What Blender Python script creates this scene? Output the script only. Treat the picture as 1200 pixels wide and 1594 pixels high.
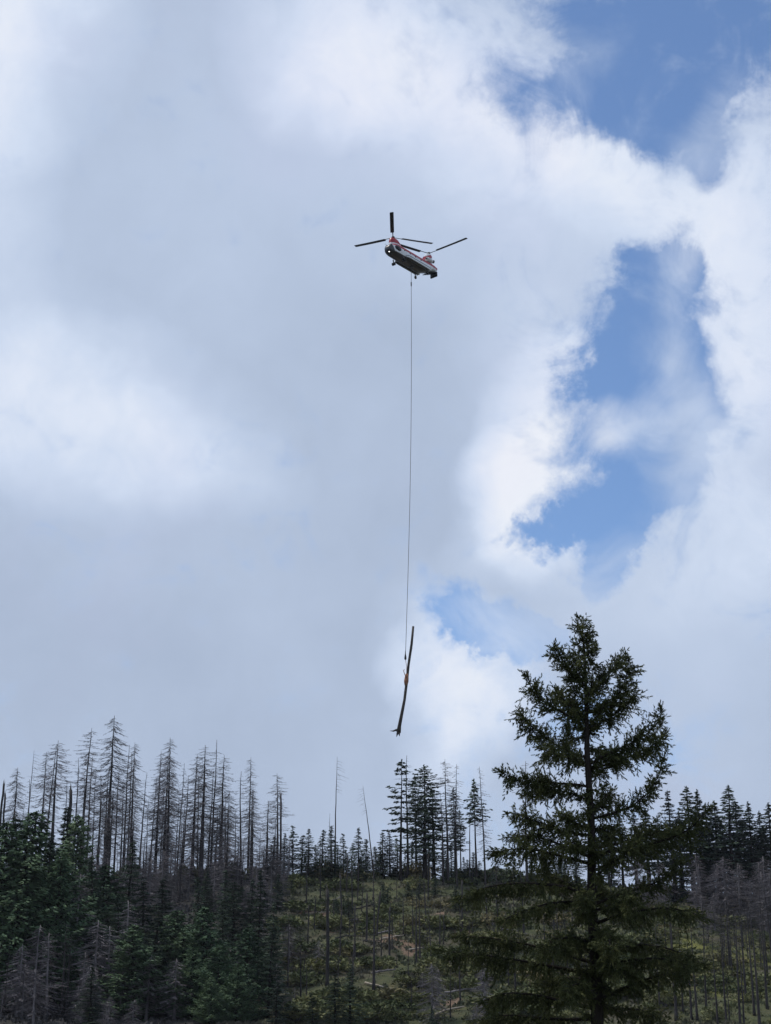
import bpy, math, random
import numpy as np
from mathutils import Vector, Matrix

scene = bpy.context.scene
for o in list(bpy.data.objects):
    bpy.data.objects.remove(o)
COL = scene.collection

# ------------------------------------------------------------------ camera
PITCH = math.radians(20.0)
CP, SP = math.cos(PITCH), math.sin(PITCH)
FPX = 2600.0                     # focal length in photo pixels (1200 wide)
EYE = 1.6
cd = bpy.data.cameras.new('camera')
cam = bpy.data.objects.new('camera', cd)
COL.objects.link(cam)
cam.location = (0, 0, EYE)
cam.rotation_euler = (math.radians(90) + PITCH, 0, 0)
cd.sensor_fit = 'HORIZONTAL'
cd.sensor_width = 36.0
cd.lens = 36.0 * FPX / 1200.0
cd.clip_start = 0.5
cd.clip_end = 9000
scene.camera = cam

# ------------------------------------------------------------------ exposure
vs = scene.view_settings
scene.display_settings.display_device = 'sRGB'
vs.view_transform = 'Standard'
vs.look = 'None'
vs.exposure = 0.0
vs.gamma = 1.0
vs.use_curve_mapping = False

# ------------------------------------------------------------------ sun + sky
SUN_EL, SUN_AZ = math.radians(62), math.radians(-72)      # azimuth from +Y, towards +X positive
SUN_DIR = Vector((math.sin(SUN_AZ) * math.cos(SUN_EL), math.cos(SUN_AZ) * math.cos(SUN_EL), math.sin(SUN_EL)))
sl = bpy.data.lights.new('sun', 'SUN')
sl.energy = 2.5
sl.angle = math.radians(10)
sl.color = (1.0, 0.95, 0.88)
sun = bpy.data.objects.new('sun', sl)
COL.objects.link(sun)
sun.rotation_euler = SUN_DIR.to_track_quat('Z', 'Y').to_euler()
sun.location = (-60, 60, 300)

SKY_STRENGTH = 0.15
world = bpy.data.worlds.new('World')
scene.world = world
world.use_nodes = True
WT = world.node_tree
WT.nodes.clear()


class NG:
    """small helper for node trees"""
    def __init__(self, tree):
        self.t = tree

    def n(self, kind, **kw):
        nd = self.t.nodes.new(kind)
        for k, v in kw.items():
            setattr(nd, k, v)
        return nd

    def link(self, a, b):
        self.t.links.new(a, b)

    def put(self, sock, v):
        if isinstance(v, bpy.types.NodeSocket):
            self.link(v, sock)
        else:
            sock.default_value = v

    def math(self, op, a, b=None, c=None, clamp=False):
        nd = self.n('ShaderNodeMath', operation=op, use_clamp=clamp)
        for i, v in enumerate((a, b, c)):
            if v is not None:
                self.put(nd.inputs[i], v)
        return nd.outputs[0]

    def vmath(self, op, a, b=None, scale=None):
        nd = self.n('ShaderNodeVectorMath', operation=op)
        self.put(nd.inputs[0], a)
        if b is not None:
            self.put(nd.inputs[1], b)
        if scale is not None:
            self.put(nd.inputs['Scale'], scale)
        return nd.outputs['Value'] if op in ('DOT_PRODUCT', 'LENGTH') else nd.outputs['Vector']

    def noise(self, vec, scale, detail=4, rough=0.55, dist=0.0, color=False):
        nd = self.n('ShaderNodeTexNoise')
        if vec is not None:
            self.link(vec, nd.inputs['Vector'])
        nd.inputs['Scale'].default_value = scale
        nd.inputs['Detail'].default_value = detail
        nd.inputs['Roughness'].default_value = rough
        nd.inputs['Distortion'].default_value = dist
        return nd.outputs['Color' if color else 'Fac']

    def smooth(self, v, lo, hi, a=0.0, b=1.0):
        nd = self.n('ShaderNodeMapRange', interpolation_type='SMOOTHSTEP')
        self.put(nd.inputs['Value'], v)
        for k, x in zip(('From Min', 'From Max', 'To Min', 'To Max'), (lo, hi, a, b)):
            nd.inputs[k].default_value = x
        return nd.outputs[0]

    def ramp(self, v, stops):
        nd = self.n('ShaderNodeValToRGB')
        cr = nd.color_ramp
        while len(cr.elements) < len(stops):
            cr.elements.new(0.5)
        for e, (p, c) in zip(cr.elements, stops):
            e.position = p
            e.color = (*c, 1)
        self.link(v, nd.inputs[0])
        return nd.outputs[0]

    def mix(self, f, a, b, blend='MIX'):
        nd = self.n('ShaderNodeMix', data_type='RGBA', blend_type=blend)
        self.put(nd.inputs[0], f)
        for s, v in ((6, a), (7, b)):
            if isinstance(v, tuple):
                v = (*v, 1) if len(v) == 3 else v
            self.put(nd.inputs[s], v)
        return nd.outputs[2]


def srgb(r, g, b):
    return tuple(((c / 255) / 12.92 if c < 10.3 else (((c / 255) + 0.055) / 1.055) ** 2.4) for c in (r, g, b))


g = NG(WT)
tc = g.n('ShaderNodeTexCoord')
D = tc.outputs['Generated']
# sky directions seen along three fixed world axes (right, up-slope, towards the ridge)
dx = g.vmath('DOT_PRODUCT', D, (1, 0, 0))
dy = g.vmath('DOT_PRODUCT', D, (0, -SP, CP))
dz = g.vmath('DOT_PRODUCT', D, (0, CP, SP))
dzc = g.math('MAXIMUM', dz, 0.25)
cu = g.math('MULTIPLY', g.math('DIVIDE', dx, dzc), FPX)
cv = g.math('MULTIPLY', g.math('DIVIDE', dy, dzc), -FPX)
cw = g.math('MULTIPLY', g.math('MAXIMUM', g.math('SUBTRACT', 0.6, dz), 0.0), 20000.0)
cb = g.n('ShaderNodeCombineXYZ')
for i, s in enumerate((cu, cv, cw)):
    g.link(s, cb.inputs[i])
UV = cb.outputs[0]
w1 = g.vmath('SUBTRACT', g.noise(D, 11, 3, 0.5, color=True), (0.5, 0.5, 0.5))
w2 = g.vmath('SUBTRACT', g.noise(D, 34, 8, 0.66, color=True), (0.5, 0.5, 0.5))
UVW = g.vmath('ADD', UV, g.vmath('ADD', g.vmath('SCALE', w1, scale=130.0), g.vmath('SCALE', w2, scale=115.0)))
UVS = g.vmath('ADD', UV, g.vmath('ADD', g.vmath('SCALE', w1, scale=150.0), g.vmath('SCALE', w2, scale=35.0)))


def blob_sum(vec, start, blobs, spread=1.75):
    acc = start
    for (px, py, rx, ry, rot, w) in blobs:
        mp = g.n('ShaderNodeMapping', vector_type='TEXTURE')
        g.link(vec, mp.inputs['Vector'])
        mp.inputs['Location'].default_value = (px - 600, py - 797, 0)
        mp.inputs['Rotation'].default_value = (0, 0, math.radians(rot))
        mp.inputs['Scale'].default_value = (rx * spread, ry * spread, 800)
        gr = g.n('ShaderNodeTexGradient', gradient_type='SPHERICAL')
        g.link(mp.outputs[0], gr.inputs[0])
        acc = g.math('MULTIPLY_ADD', gr.outputs['Fac'], w, acc)
    return acc


holes = [(1000, 75, 120, 70, 15, -1.0), (938, 165, 62, 48, 35, -1.0), (1125, 45, 130, 80, -15, -1.0),
         (1060, 130, 80, 50, 0, -0.55), (905, 25, 60, 35, 0, -0.5), (812, 150, 55, 40, 30, -0.6),
         (1108, 238, 36, 40, 10, -0.65), (1010, 205, 60, 40, 0, -0.5), (1000, 130, 320, 170, 0, -0.22),
         (1022, 415, 55, 42, -25, -0.95), (985, 455, 50, 50, -30, -0.55), (1042, 490, 42, 70, 15, -0.9), (955, 520, 60, 75, 25, -0.9),
         (920, 610, 45, 65, 15, -0.75), (1000, 575, 75, 42, -15, -0.75), (1065, 600, 45, 40, 0, -0.55),
         (990, 690, 55, 45, -30, -0.8), (945, 745, 70, 60, 20, -0.75), (1040, 720, 55, 50, -30, -0.6), (945, 840, 34, 58, 10, -1.0), (990, 780, 60, 45, -35, -0.6),
         (842, 832, 46, 22, -12, -1.1), (895, 808, 60, 34, 0, -0.75), (748, 955, 78, 36, 18, -1.05),
         (715, 985, 40, 28, 40, -0.6), (820, 985, 80, 26, 0, -0.6), (1090, 440, 40, 40, 0, -0.35),
         (960, 1130, 130, 60, 0, -0.40), (860, 1090, 80, 70, 0, -0.40), (1000, 1250, 160, 60, 0, -0.34),
         (1200, 1050, 60, 120, 0, -0.12), (1150, 1390, 120, 40, 0, -0.60), (1000, 640, 220, 240, 0, -0.20), (1075, 640, 90, 130, -20, -0.25)]
veils = [(1010, 640, 110, 45, -10, 0.85), (940, 680, 45, 40, -40, 0.6), (1080, 690, 90, 60, -25, 0.9), (900, 890, 80, 45, -15, 0.8), (860, 960, 140, 60, 10, 0.75), (1080, 800, 110, 80, -40, 0.9),
         (1080, 560, 60, 50, 0, 0.6), (1010, 545, 50, 60, -20, 0.75), (1045, 430, 30, 60, 10, 0.4), (880, 120, 40, 60, 20, 0.45), (970, 170, 24, 80, 25, 0.42), (930, 55, 90, 28, -20, 0.40), (1160, 170, 60, 80, 0, 0.7), (1090, 330, 120, 120, 0, 0.8),
         (1060, 210, 45, 60, 20, 0.5), (960, 1150, 220, 160, 0, 0.9), (800, 190, 90, 60, 0, 0.5), (760, 960, 150, 90, 0, 0.3)]
frame = g.smooth(g.vmath('DISTANCE' if False else 'LENGTH', UV), 900, 2200)            # 0 in the view, 1 far outside it
broad = g.smooth(g.noise(D, 2.6, 5, 0.55), 0.30, 0.52, -0.75, 0.0)
cover = blob_sum(UVW, 0.98, [(a, b, c, d, e, w * 0.92) for a, b, c, d, e, w in holes])
cover = g.math('MAXIMUM', cover, 0.10)
cover = g.math('MULTIPLY_ADD', broad, frame, cover)
fine = g.math('SUBTRACT', g.noise(D, 22, 10, 0.62, 0.9), 0.5)
fine2 = g.math('SUBTRACT', g.noise(D, 75, 8, 0.65, 0.3), 0.5)
cover = g.math('MULTIPLY_ADD', fine, 1.3, cover)
cover = g.math('MULTIPLY_ADD', g.math('SUBTRACT', g.noise(D, 12, 5, 0.55, 0.5), 0.5), 0.55, cover)
cover = g.math('MULTIPLY_ADD', fine2, 0.34, cover)
veil = blob_sum(UVS, -0.10, veils)
veil = g.math('MULTIPLY_ADD', fine, 1.1, veil)
veil = g.smooth(veil, 0.05, 1.15, 0.0, 0.72)
alpha = g.math('MAXIMUM', g.smooth(cover, 0.08, 0.92), veil)

lights = [(0, 40, 130, 150, 20, 0.85), (0, 250, 60, 260, 0, 0.35), (520, 60, 120, 110, 20, 0.75),
          (660, 70, 130, 110, 0, 0.55), (760, 180, 180, 90, 10, 0.40), (880, 260, 170, 95, 22, 0.62),
          (1010, 320, 150, 70, 22, 0.45), (1170, 260, 90, 160, 0, 0.5), (1150, 400, 100, 120, 0, 0.35),
          (150, 650, 190, 100, 10, 0.62), (50, 560, 130, 90, 0, 0.25), (270, 700, 140, 60, 15, 0.35),
          (0, 700, 110, 110, 0, 0.25), (872, 680, 85, 130, 25, 1.3), (840, 765, 85, 85, 0, 0.8),
          (785, 840, 60, 40, -30, 0.45), (850, 520, 90, 110, 10, 0.35), (725, 1050, 75, 80, 0, 1.05),
          (690, 1140, 55, 70, 0, 0.65), (660, 990, 50, 60, 0, 0.3), (1150, 545, 110, 100, 0, 0.65),
          (1180, 760, 120, 140, 0, 0.40), (1120, 900, 160, 120, 0, 0.22), (900, 930, 150, 80, 0, 0.14),
          (700, 300, 200, 120, 20, 0.2), (420, 900, 260, 120, 0, 0.10), (330, 330, 330, 330, 0, 0.16),
          (560, 520, 140, 260, 15, -0.12), (530, 660, 150, 160, 0, -0.10), (250, 1040, 300, 130, 0, -0.12),
          (1100, 1100, 160, 120, 0, 0.05)]
bright = blob_sum(UVS, 0.185, [(a, b, c, d, e, w * 0.66) for a, b, c, d, e, w in lights])
bn = g.math('SUBTRACT', g.noise(D, 7, 6, 0.55), 0.5)
bright = g.math('MULTIPLY_ADD', bn, 0.38, bright)
bright = g.math('MULTIPLY_ADD', fine, 0.10, bright)
edge = g.smooth(cover, 0.35, 1.15, 1.0, 0.0)                   # thin rims of the clouds pass more light
bright = g.math('MULTIPLY_ADD', edge, 0.10, bright)
bright = g.math('MULTIPLY_ADD', g.math('MULTIPLY', fine, g.smooth(bright, 0.2, 0.7)), 0.45, bright)
bright = g.math('MULTIPLY_ADD', g.math('MULTIPLY', fine2, g.smooth(bright, 0.2, 0.7)), 0.30, bright)
cloud = g.ramp(bright, [(0.0, srgb(162, 178, 203)), (0.14, srgb(173, 188, 212)), (0.30, srgb(187, 202, 226)),
                        (0.52, srgb(207, 220, 241)), (0.75, srgb(222, 231, 247)), (1.0, srgb(236, 241, 250))])
tint = g.smooth(g.noise(D, 5.5, 4, 0.5), 0.48, 0.66)
cloud = g.mix(tint, cloud, g.mix(1.0, cloud, (1.008, 0.99, 1.0), 'MULTIPLY'))
sky = g.n('ShaderNodeTexSky', sky_type='NISHITA')
sky.sun_disc = False
sky.sun_elevation = SUN_EL
sky.sun_rotation = SUN_AZ
sky.altitude = 900
sky.air_density = 1.0
sky.dust_density = 0.3
sky.ozone_density = 5.0
bg1 = g.n('ShaderNodeBackground')
g.link(sky.outputs[0], bg1.inputs['Color'])
bg1.inputs['Strength'].default_value = SKY_STRENGTH
bg2 = g.n('ShaderNodeBackground')
g.link(cloud, bg2.inputs['Color'])
bg2.inputs['Strength'].default_value = 1.0
mx = g.n('ShaderNodeMixShader')
g.link(alpha, mx.inputs[0])
g.link(bg1.outputs[0], mx.inputs[1])
g.link(bg2.outputs[0], mx.inputs[2])
wo = g.n('ShaderNodeOutputWorld')
g.link(mx.outputs[0], wo.inputs['Surface'])
world.cycles.sampling_method = 'MANUAL'
world.cycles.sample_map_resolution = 512

scene.cycles.max_bounces = 6
scene.cycles.diffuse_bounces = 2
scene.cycles.glossy_bounces = 2
scene.cycles.transmission_bounces = 2
scene.cycles.volume_bounces = 0

# ------------------------------------------------------------------ geometry of the place
def ray(px, py):
    u, v = (px - 600) / FPX, (797 - py) / FPX
    return np.array([u, CP - v * SP, SP + v * CP])


def P(px, py, Y):
    """world point on the sight line of a photo pixel at distance Y"""
    d = ray(px, py)
    k = Y / d[1]
    return np.array([d[0] * k, Y, EYE + d[2] * k])


def sm(x, a, b):
    t = np.clip((x - a) / (b - a), 0, 1)
    return t * t * (3 - 2 * t)


def crest(X):
    return 48.8 - 6.5 * sm(X, 5, 85) - 0.8 * np.sin(X * 0.09) * 0.5


def H(X, Y):
    X = np.asarray(X, float)
    Y = np.asarray(Y, float)
    C = crest(X)
    h = 14.0 * sm(Y, 60, 270) * np.clip((Y - 60) / 180, 0, 1)
    h = np.where(Y < 240, 14.0 * np.clip((Y - 60) / 180, 0, 1) ** 1.4, 14.0 + (C - 14.0) * np.clip((Y - 240) / 110, 0, 1.0) ** 0.94)
    top = C - 0.0
    back = np.where(Y > 350, -(np.clip(Y - 362, 0, None) ** 1.0) * 0.27, 0)
    h = np.where(Y > 350, np.maximum(top + back, -20), h)
    bump = 0.55 * np.sin(X * 0.21 + 1.3 * np.sin(Y * 0.08)) * np.sin(Y * 0.17 + 0.6) + 0.35 * np.sin(X * 0.47 + 2) * np.sin(Y * 0.39 + X * 0.1) + 0.9 * np.sin(X * 0.05 + 0.7) * np.sin(Y * 0.045)
    return h + bump * sm(Y, 60, 200) * (1 - 0.35 * sm(Y, 335, 360))


def ground_hit(px, py):
    d = ray(px, py)
    Ys = np.linspace(150, 358, 1500)
    k = Ys / d[1]
    below = (EYE + d[2] * k) < H(d[0] * k, Ys)
    i = int(np.argmax(below)) if below.any() else len(Ys) - 1
    return d[0] * k[i], Ys[i]


# ------------------------------------------------------------------ mesh helpers
class MB:
    def __init__(self):
        self.v, self.f, self.m, self.n = [], [], [], 0

    def add(self, V, F, mat=0):
        V = np.asarray(V, np.float32).reshape(-1, 3)
        F = np.asarray(F, np.int32)
        self.v.append(V)
        self.f.append(F + self.n)
        self.m.append(np.full(len(F), mat, np.int32))
        self.n += len(V)

    def mesh(self, name, mats, smooth=True):
        me = bpy.data.meshes.new(name)
        V = np.concatenate(self.v)
        loops = np.concatenate([f.ravel() for f in self.f])
        tot = np.concatenate([np.full(len(f), f.shape[1], np.int32) for f in self.f])
        st = np.concatenate([[0], np.cumsum(tot)[:-1]]).astype(np.int32)
        me.vertices.add(len(V))
        me.vertices.foreach_set('co', V.ravel())
        me.loops.add(len(loops))
        me.loops.foreach_set('vertex_index', loops)
        me.polygons.add(len(tot))
        me.polygons.foreach_set('loop_start', st)
        me.polygons.foreach_set('loop_total', tot)
        me.polygons.foreach_set('material_index', np.concatenate(self.m))
        me.polygons.foreach_set('use_smooth', np.full(len(tot), smooth))
        for m in mats:
            me.materials.append(m)
        me.update(calc_edges=True)
        me.validate()
        return me

    # -- shapes
    def tube(self, pts, rad, n=6, mat=0, cap=True):
        pts = np.asarray(pts, float)
        k = len(pts)
        rad = np.broadcast_to(np.asarray(rad, float), (k,))
        T = np.gradient(pts, axis=0)
        T /= np.linalg.norm(T, axis=1)[:, None] + 1e-9
        ref = np.array([0, 0, 1.0]) if abs(T[:, 2]).mean() < 0.8 else np.array([1.0, 0, 0])
        A = np.cross(T, ref)
        A /= np.linalg.norm(A, axis=1)[:, None] + 1e-9
        B = np.cross(T, A)
        th = np.arange(n) * 2 * np.pi / n
        V = pts[:, None, :] + rad[:, None, None] * (np.cos(th)[None, :, None] * A[:, None, :] + np.sin(th)[None, :, None] * B[:, None, :])
        i = np.arange(k - 1)[:, None] * n
        j = np.arange(n)[None, :]
        j2 = (j + 1) % n
        F = np.stack([i + j, i + j2, i + n + j2, i + n + j], -1).reshape(-1, 4)
        base = self.n
        self.add(V, F, mat)
        if cap:
            self.f.append((np.arange(n)[None, ::-1] + base).astype(np.int32))
            self.f.append((np.arange(n)[None, :] + base + (k - 1) * n).astype(np.int32))
            self.m += [np.array([mat], np.int32)] * 2

    def spikes(self, a, b, w, mat=0):
        """thin three-sided tapering twigs"""
        a, b = np.asarray(a, float), np.asarray(b, float)
        N = len(a)
        if N == 0:
            return
        w = np.broadcast_to(np.asarray(w, float), (N,))[:, None]
        d = b - a
        d /= np.linalg.norm(d, axis=1)[:, None] + 1e-9
        r = np.where(np.abs(d[:, 2:3]) < 0.9, np.array([[0, 0, 1.0]]), np.array([[1.0, 0, 0]]))
        s = np.cross(d, r)
        s /= np.linalg.norm(s, axis=1)[:, None] + 1e-9
        t = np.cross(d, s)
        V = np.stack([a + s * w, a - 0.5 * s * w + 0.87 * t * w, a - 0.5 * s * w - 0.87 * t * w, b], 1)
        o = np.arange(N)[:, None] * 4
        F = np.concatenate([o + np.array([[0, 1, 3]]), o + np.array([[1, 2, 3]]), o + np.array([[2, 0, 3]])])
        self.add(V, F, mat)

    def leaves(self, c, d, s, L, W, mat=0):
        """pointed leaf / spray shapes: base, two shoulders, tip, bent along the middle"""
        N = len(c)
        if N == 0:
            return
        d = d / (np.linalg.norm(d, axis=1)[:, None] + 1e-9)
        s = s - d * (s * d).sum(1)[:, None]
        s /= np.linalg.norm(s, axis=1)[:, None] + 1e-9
        nn = np.cross(d, s)
        L = np.broadcast_to(L, (N,))[:, None]
        W = np.broadcast_to(W, (N,))[:, None]
        V = np.stack([c - d * L * 0.5, c + s * W * 0.5 - nn * W * 0.2 - d * L * 0.05, c + d * L * 0.5 - nn * L * 0.08, c - s * W * 0.5 - nn * W * 0.2 + d * L * 0.08], 1)
        o = np.arange(N)[:, None] * 4
        F = np.concatenate([o + np.array([[0, 1, 2]]), o + np.array([[0, 2, 3]])])
        self.add(V, F, mat)

    def tris(self, a, s, tip, mat=0):
        N = len(a)
        V = np.stack([a - s, a + s, tip], 1)
        F = np.arange(N * 3).reshape(N, 3)
        self.add(V, F, mat)

    def box(self, c, size, mat=0, R=None):
        c = np.asarray(c, float)
        q = np.array([[x, y, z] for x in (-.5, .5) for y in (-.5, .5) for z in (-.5, .5)]) * np.asarray(size, float)
        if R is not None:
            q = q @ np.asarray(R).T
        F = np.array([[0, 1, 3, 2], [4, 6, 7, 5], [0, 4, 5, 1], [2, 3, 7, 6], [0, 2, 6, 4], [1, 5, 7, 3]])
        self.add(q + c, F, mat)


def link(name, me, parent=None, loc=None):
    o = bpy.data.objects.new(name, me)
    COL.objects.link(o)
    if parent is not None:
        o.parent = parent
    if loc is not None:
        o.location = loc
    return o


def tag(o, label=None, cat=None, group=None, kind=None):
    for k, v in (('label', label), ('category', cat), ('group', group), ('kind', kind)):
        if v:
            o[k] = v
    return o


def thing(name, label, cat, loc=(0, 0, 0), group=None):
    o = link(name, None, loc=loc)
    return tag(o, label, cat, group)


# ------------------------------------------------------------------ materials
def mat(name, c1, c2=None, scale=3.0, rough=0.85, c3=None, vary=0.0, bump=0.0, stretch=None, spec=0.3, metal=0.0):
    m = bpy.data.materials.new(name)
    m.use_nodes = True
    t = NG(m.node_tree)
    b = m.node_tree.nodes['Principled BSDF']
    b.inputs['Roughness'].default_value = rough
    b.inputs['Metallic'].default_value = metal
    b.inputs['Specular IOR Level'].default_value = spec
    col = (*c1, 1)
    co = t.n('ShaderNodeTexCoord').outputs['Object']
    if stretch:
        mp = t.n('ShaderNodeMapping')
        mp.inputs['Scale'].default_value = stretch
        t.link(co, mp.inputs[0])
        co = mp.outputs[0]
    if c2:
        f = t.noise(co, scale, 5, 0.6)
        stops = [(0.3, c1), (0.7, c2)] if not c3 else [(0.3, c1), (0.52, c2), (0.72, c3)]
        col = t.ramp(f, stops)
        if bump:
            bp = t.n('ShaderNodeBump')
            bp.inputs['Strength'].default_value = bump
            bp.inputs['Distance'].default_value = 0.05
            t.link(t.noise(co, scale * 3, 5, 0.65), bp.inputs['Height'])
            t.link(bp.outputs[0], b.inputs['Normal'])
    if vary:
        oi = t.n('ShaderNodeObjectInfo').outputs['Random']
        hs = t.n('ShaderNodeHueSaturation')
        t.put(hs.inputs['Color'], col)
        t.link(t.math('MULTIPLY_ADD', oi, 2 * vary, 1 - vary), hs.inputs['Value'])
        t.link(t.math('MULTIPLY_ADD', oi, -0.06, 0.53), hs.inputs['Hue'])
        col = hs.outputs[0]
    t.put(b.inputs['Base Color'], col)
    return m


M = {}
M['bark'] = mat('dark_bark', (0.014, 0.012, 0.011), (0.036, 0.030, 0.026), 6, c3=(0.026, 0.026, 0.024), bump=0.6, stretch=(1, 1, 0.25), spec=0.04)
M['char'] = mat('burnt_bark', (0.018, 0.016, 0.016), (0.042, 0.037, 0.036), 2.2, c3=(0.065, 0.058, 0.055), bump=0.4, stretch=(1, 1, 0.12), vary=0.25)
M['greywood'] = mat('grey_dead_wood', (0.10, 0.09, 0.094), (0.21, 0.19, 0.195), 2.0, c3=(0.28, 0.265, 0.26), stretch=(1, 1, 0.15), vary=0.3)
M['twig'] = mat('dead_twigs', (0.13, 0.117, 0.122), (0.25, 0.225, 0.23), 0.9, vary=0.3)
M['pale'] = mat('bleached_wood', (0.25, 0.21, 0.16), (0.42, 0.37, 0.30), 3, stretch=(1, 1, 0.3))
M['needle'] = mat('conifer_needles', (0.025, 0.04, 0.027), (0.052, 0.08, 0.05), 0.7, c3=(0.09, 0.12, 0.068), vary=0.45, spec=0.2)
M['needle_fresh'] = mat('fresh_conifer_needles', (0.04, 0.075, 0.04), (0.08, 0.13, 0.065), 0.7, c3=(0.12, 0.18, 0.09), vary=0.4, spec=0.2)
M['firneedle'] = mat('near_fir_needles', (0.032, 0.042, 0.016), (0.075, 0.088, 0.032), 2.2, c3=(0.16, 0.165, 0.06), spec=0.25)
M['shrub'] = mat('shrub_leaves', (0.075, 0.09, 0.040), (0.138, 0.152, 0.066), 0.8, c3=(0.195, 0.20, 0.085), vary=0.35, spec=0.2)
M['shrub_dry'] = mat('dry_shrub_leaves', (0.085, 0.085, 0.04), (0.14, 0.13, 0.06), 0.8, c3=(0.18, 0.18, 0.075), vary=0.3, spec=0.2)

# ------------------------------------------------------------------ ground
def axis(parts):
    out = []
    for a, b, s in parts:
        out.append(np.arange(a, b, s))
    return np.concatenate(out + [[parts[-1][1]]])


def make_ground():
    xs = axis([(-2500, -500, 250), (-500, -140, 30), (-140, -100, 8), (-100, 100, 1.6), (100, 140, 8), (140, 500, 30), (500, 2500, 250)])
    ys = axis([(-1500, -100, 200), (-100, 200, 10), (200, 380, 1.6), (380, 620, 10), (620, 4000, 200)])
    X, Y = np.meshgrid(xs, ys)
    Z = H(X, Y)
    rng = np.random.default_rng(3)
    Z = Z + rng.normal(0, 0.09, Z.shape) * ((np.abs(X) < 105) & (Y > 205) & (Y < 375))
    ny, nx = X.shape
    V = np.stack([X, Y, Z], -1).reshape(-1, 3)
    i = np.arange(ny - 1)[:, None] * nx + np.arange(nx - 1)[None, :]
    F = np.stack([i, i + 1, i + nx + 1, i + nx], -1).reshape(-1, 4)
    mb = MB()
    mb.add(V, F)
    m = bpy.data.materials.new('hillside_ground')
    m.use_nodes = True
    t = NG(m.node_tree)
    b = m.node_tree.nodes['Principled BSDF']
    b.inputs['Roughness'].default_value = 0.95
    b.inputs['Specular IOR Level'].default_value = 0.1
    pos = t.n('ShaderNodeNewGeometry').outputs['Position']
    n1 = t.noise(pos, 0.09, 6, 0.6)
    n2 = t.noise(pos, 0.45, 6, 0.65)
    n3 = t.noise(pos, 2.5, 4, 0.6)
    grass = t.ramp(n2, [(0.3, (0.04, 0.05, 0.026)), (0.5, (0.078, 0.086, 0.042)), (0.7, (0.115, 0.112, 0.056))])
    dry = t.ramp(n3, [(0.3, (0.055, 0.052, 0.036)), (0.7, (0.105, 0.092, 0.062))])
    col = t.mix(t.smooth(n1, 0.46, 0.62), grass, dry)
    at = t.n('ShaderNodeAttribute', attribute_name='soil')
    soil = t.ramp(n3, [(0.25, (0.10, 0.07, 0.05)), (0.5, (0.19, 0.13, 0.09)), (0.75, (0.27, 0.20, 0.15))])
    sf = t.smooth(t.math('MULTIPLY_ADD', t.math('SUBTRACT', n2, 0.5), 1.6, at.outputs['Fac']), 0.35, 0.7)
    col = t.mix(sf, col, soil)
    at2 = t.n('ShaderNodeAttribute', attribute_name='sunlit_grass')
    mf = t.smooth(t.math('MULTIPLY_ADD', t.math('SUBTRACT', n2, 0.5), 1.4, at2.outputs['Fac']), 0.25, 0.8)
    sunlit_grass = t.ramp(n3, [(0.3, (0.09, 0.10, 0.03)), (0.7, (0.19, 0.18, 0.055))])  # yellow-green grass with patches of sunlight painted into its colour
    col = t.mix(mf, col, sunlit_grass)
    at3 = t.n('ShaderNodeAttribute', attribute_name='duff')
    col = t.mix(t.math('MULTIPLY', at3.outputs['Fac'], 0.85), col, t.ramp(n3, [(0.3, (0.028, 0.026, 0.027)), (0.7, (0.065, 0.06, 0.06))]))
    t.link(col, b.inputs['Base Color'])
    bp = t.n('ShaderNodeBump')
    bp.inputs['Strength'].default_value = 0.8
    bp.inputs['Distance'].default_value = 0.4
    t.link(n3, bp.inputs['Height'])
    t.link(bp.outputs[0], b.inputs['Normal'])
    me = mb.mesh('ground', [m])

    def spots(name, lst, extra=0):
        val = np.zeros(len(V))
        for px, py, r in lst:
            gx, gy = ground_hit(px, py)
            val = np.maximum(val, np.clip(1.25 - np.hypot(V[:, 0] - gx, (V[:, 1] - gy) * 0.75) / r, 0, 1))
        val = np.clip(val + extra, 0, 1)
        a = me.attributes.new(name, 'FLOAT', 'POINT')
        a.data.foreach_set('value', val.astype(np.float32))
    spots('soil', [(498, 1420, 4.5), (484, 1430, 3), (610, 1465, 4), (640, 1478, 3), (600, 1405, 1.8), (690, 1420, 2), (520, 1450, 2), (720, 1450, 2.5), (700, 1560, 3)])
    spots('sunlit_grass', [(1085, 1430, 8), (1100, 1480, 9), (1130, 1540, 7), (1060, 1470, 7), (1160, 1500, 6), (1020, 1500, 5), (560, 1450, 4)])
    spots('duff', [], extra=1 - sm(V[:, 0], -26, -8))
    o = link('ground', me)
    tag(o, 'steep burnt hillside with patchy grass, brown soil and ash', None, None, 'structure')
    return o


ground = make_ground()

# ------------------------------------------------------------------ tree prototypes (mesh data shared by the copies)
def rot_z(v, a):
    c, s = np.cos(a), np.sin(a)
    return np.stack([v[:, 0] * c - v[:, 1] * s, v[:, 0] * s + v[:, 1] * c, v[:, 2]], 1)


def trunk_mesh(name, rng, Ht, r0, r1, material, sway=0.06, broken=False, n=8):
    mb = MB()
    k = 12
    z = np.linspace(-0.6, Ht, k)
    off = np.cumsum(rng.normal(0, sway, (k, 2)), 0) * np.linspace(0, 1, k)[:, None]
    pts = np.stack([off[:, 0], off[:, 1], z], 1)
    rad = r0 + (r1 - r0) * np.linspace(0, 1, k) ** 0.85
    rad[0] *= 1.35
    mb.tube(pts, rad, n)
    if broken:
        a = np.tile(pts[-1], (4, 1)) + rng.normal(0, r1 * 0.5, (4, 3)) * [1, 1, 0]
        mb.spikes(a - [0, 0, 0.1], a + rng.normal(0, r1 * 0.3, (4, 3)) * [1, 1, 0] + np.array([0, 0, 1.0]) * rng.uniform(0.3, 1.3, (4, 1)), r1 * 0.5)
    return mb.mesh(name, [material]), pts


def axis_at(pts, z):
    return np.stack([np.interp(z, pts[:, 2], pts[:, 0]), np.interp(z, pts[:, 2], pts[:, 1]), z], -1)


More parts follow.
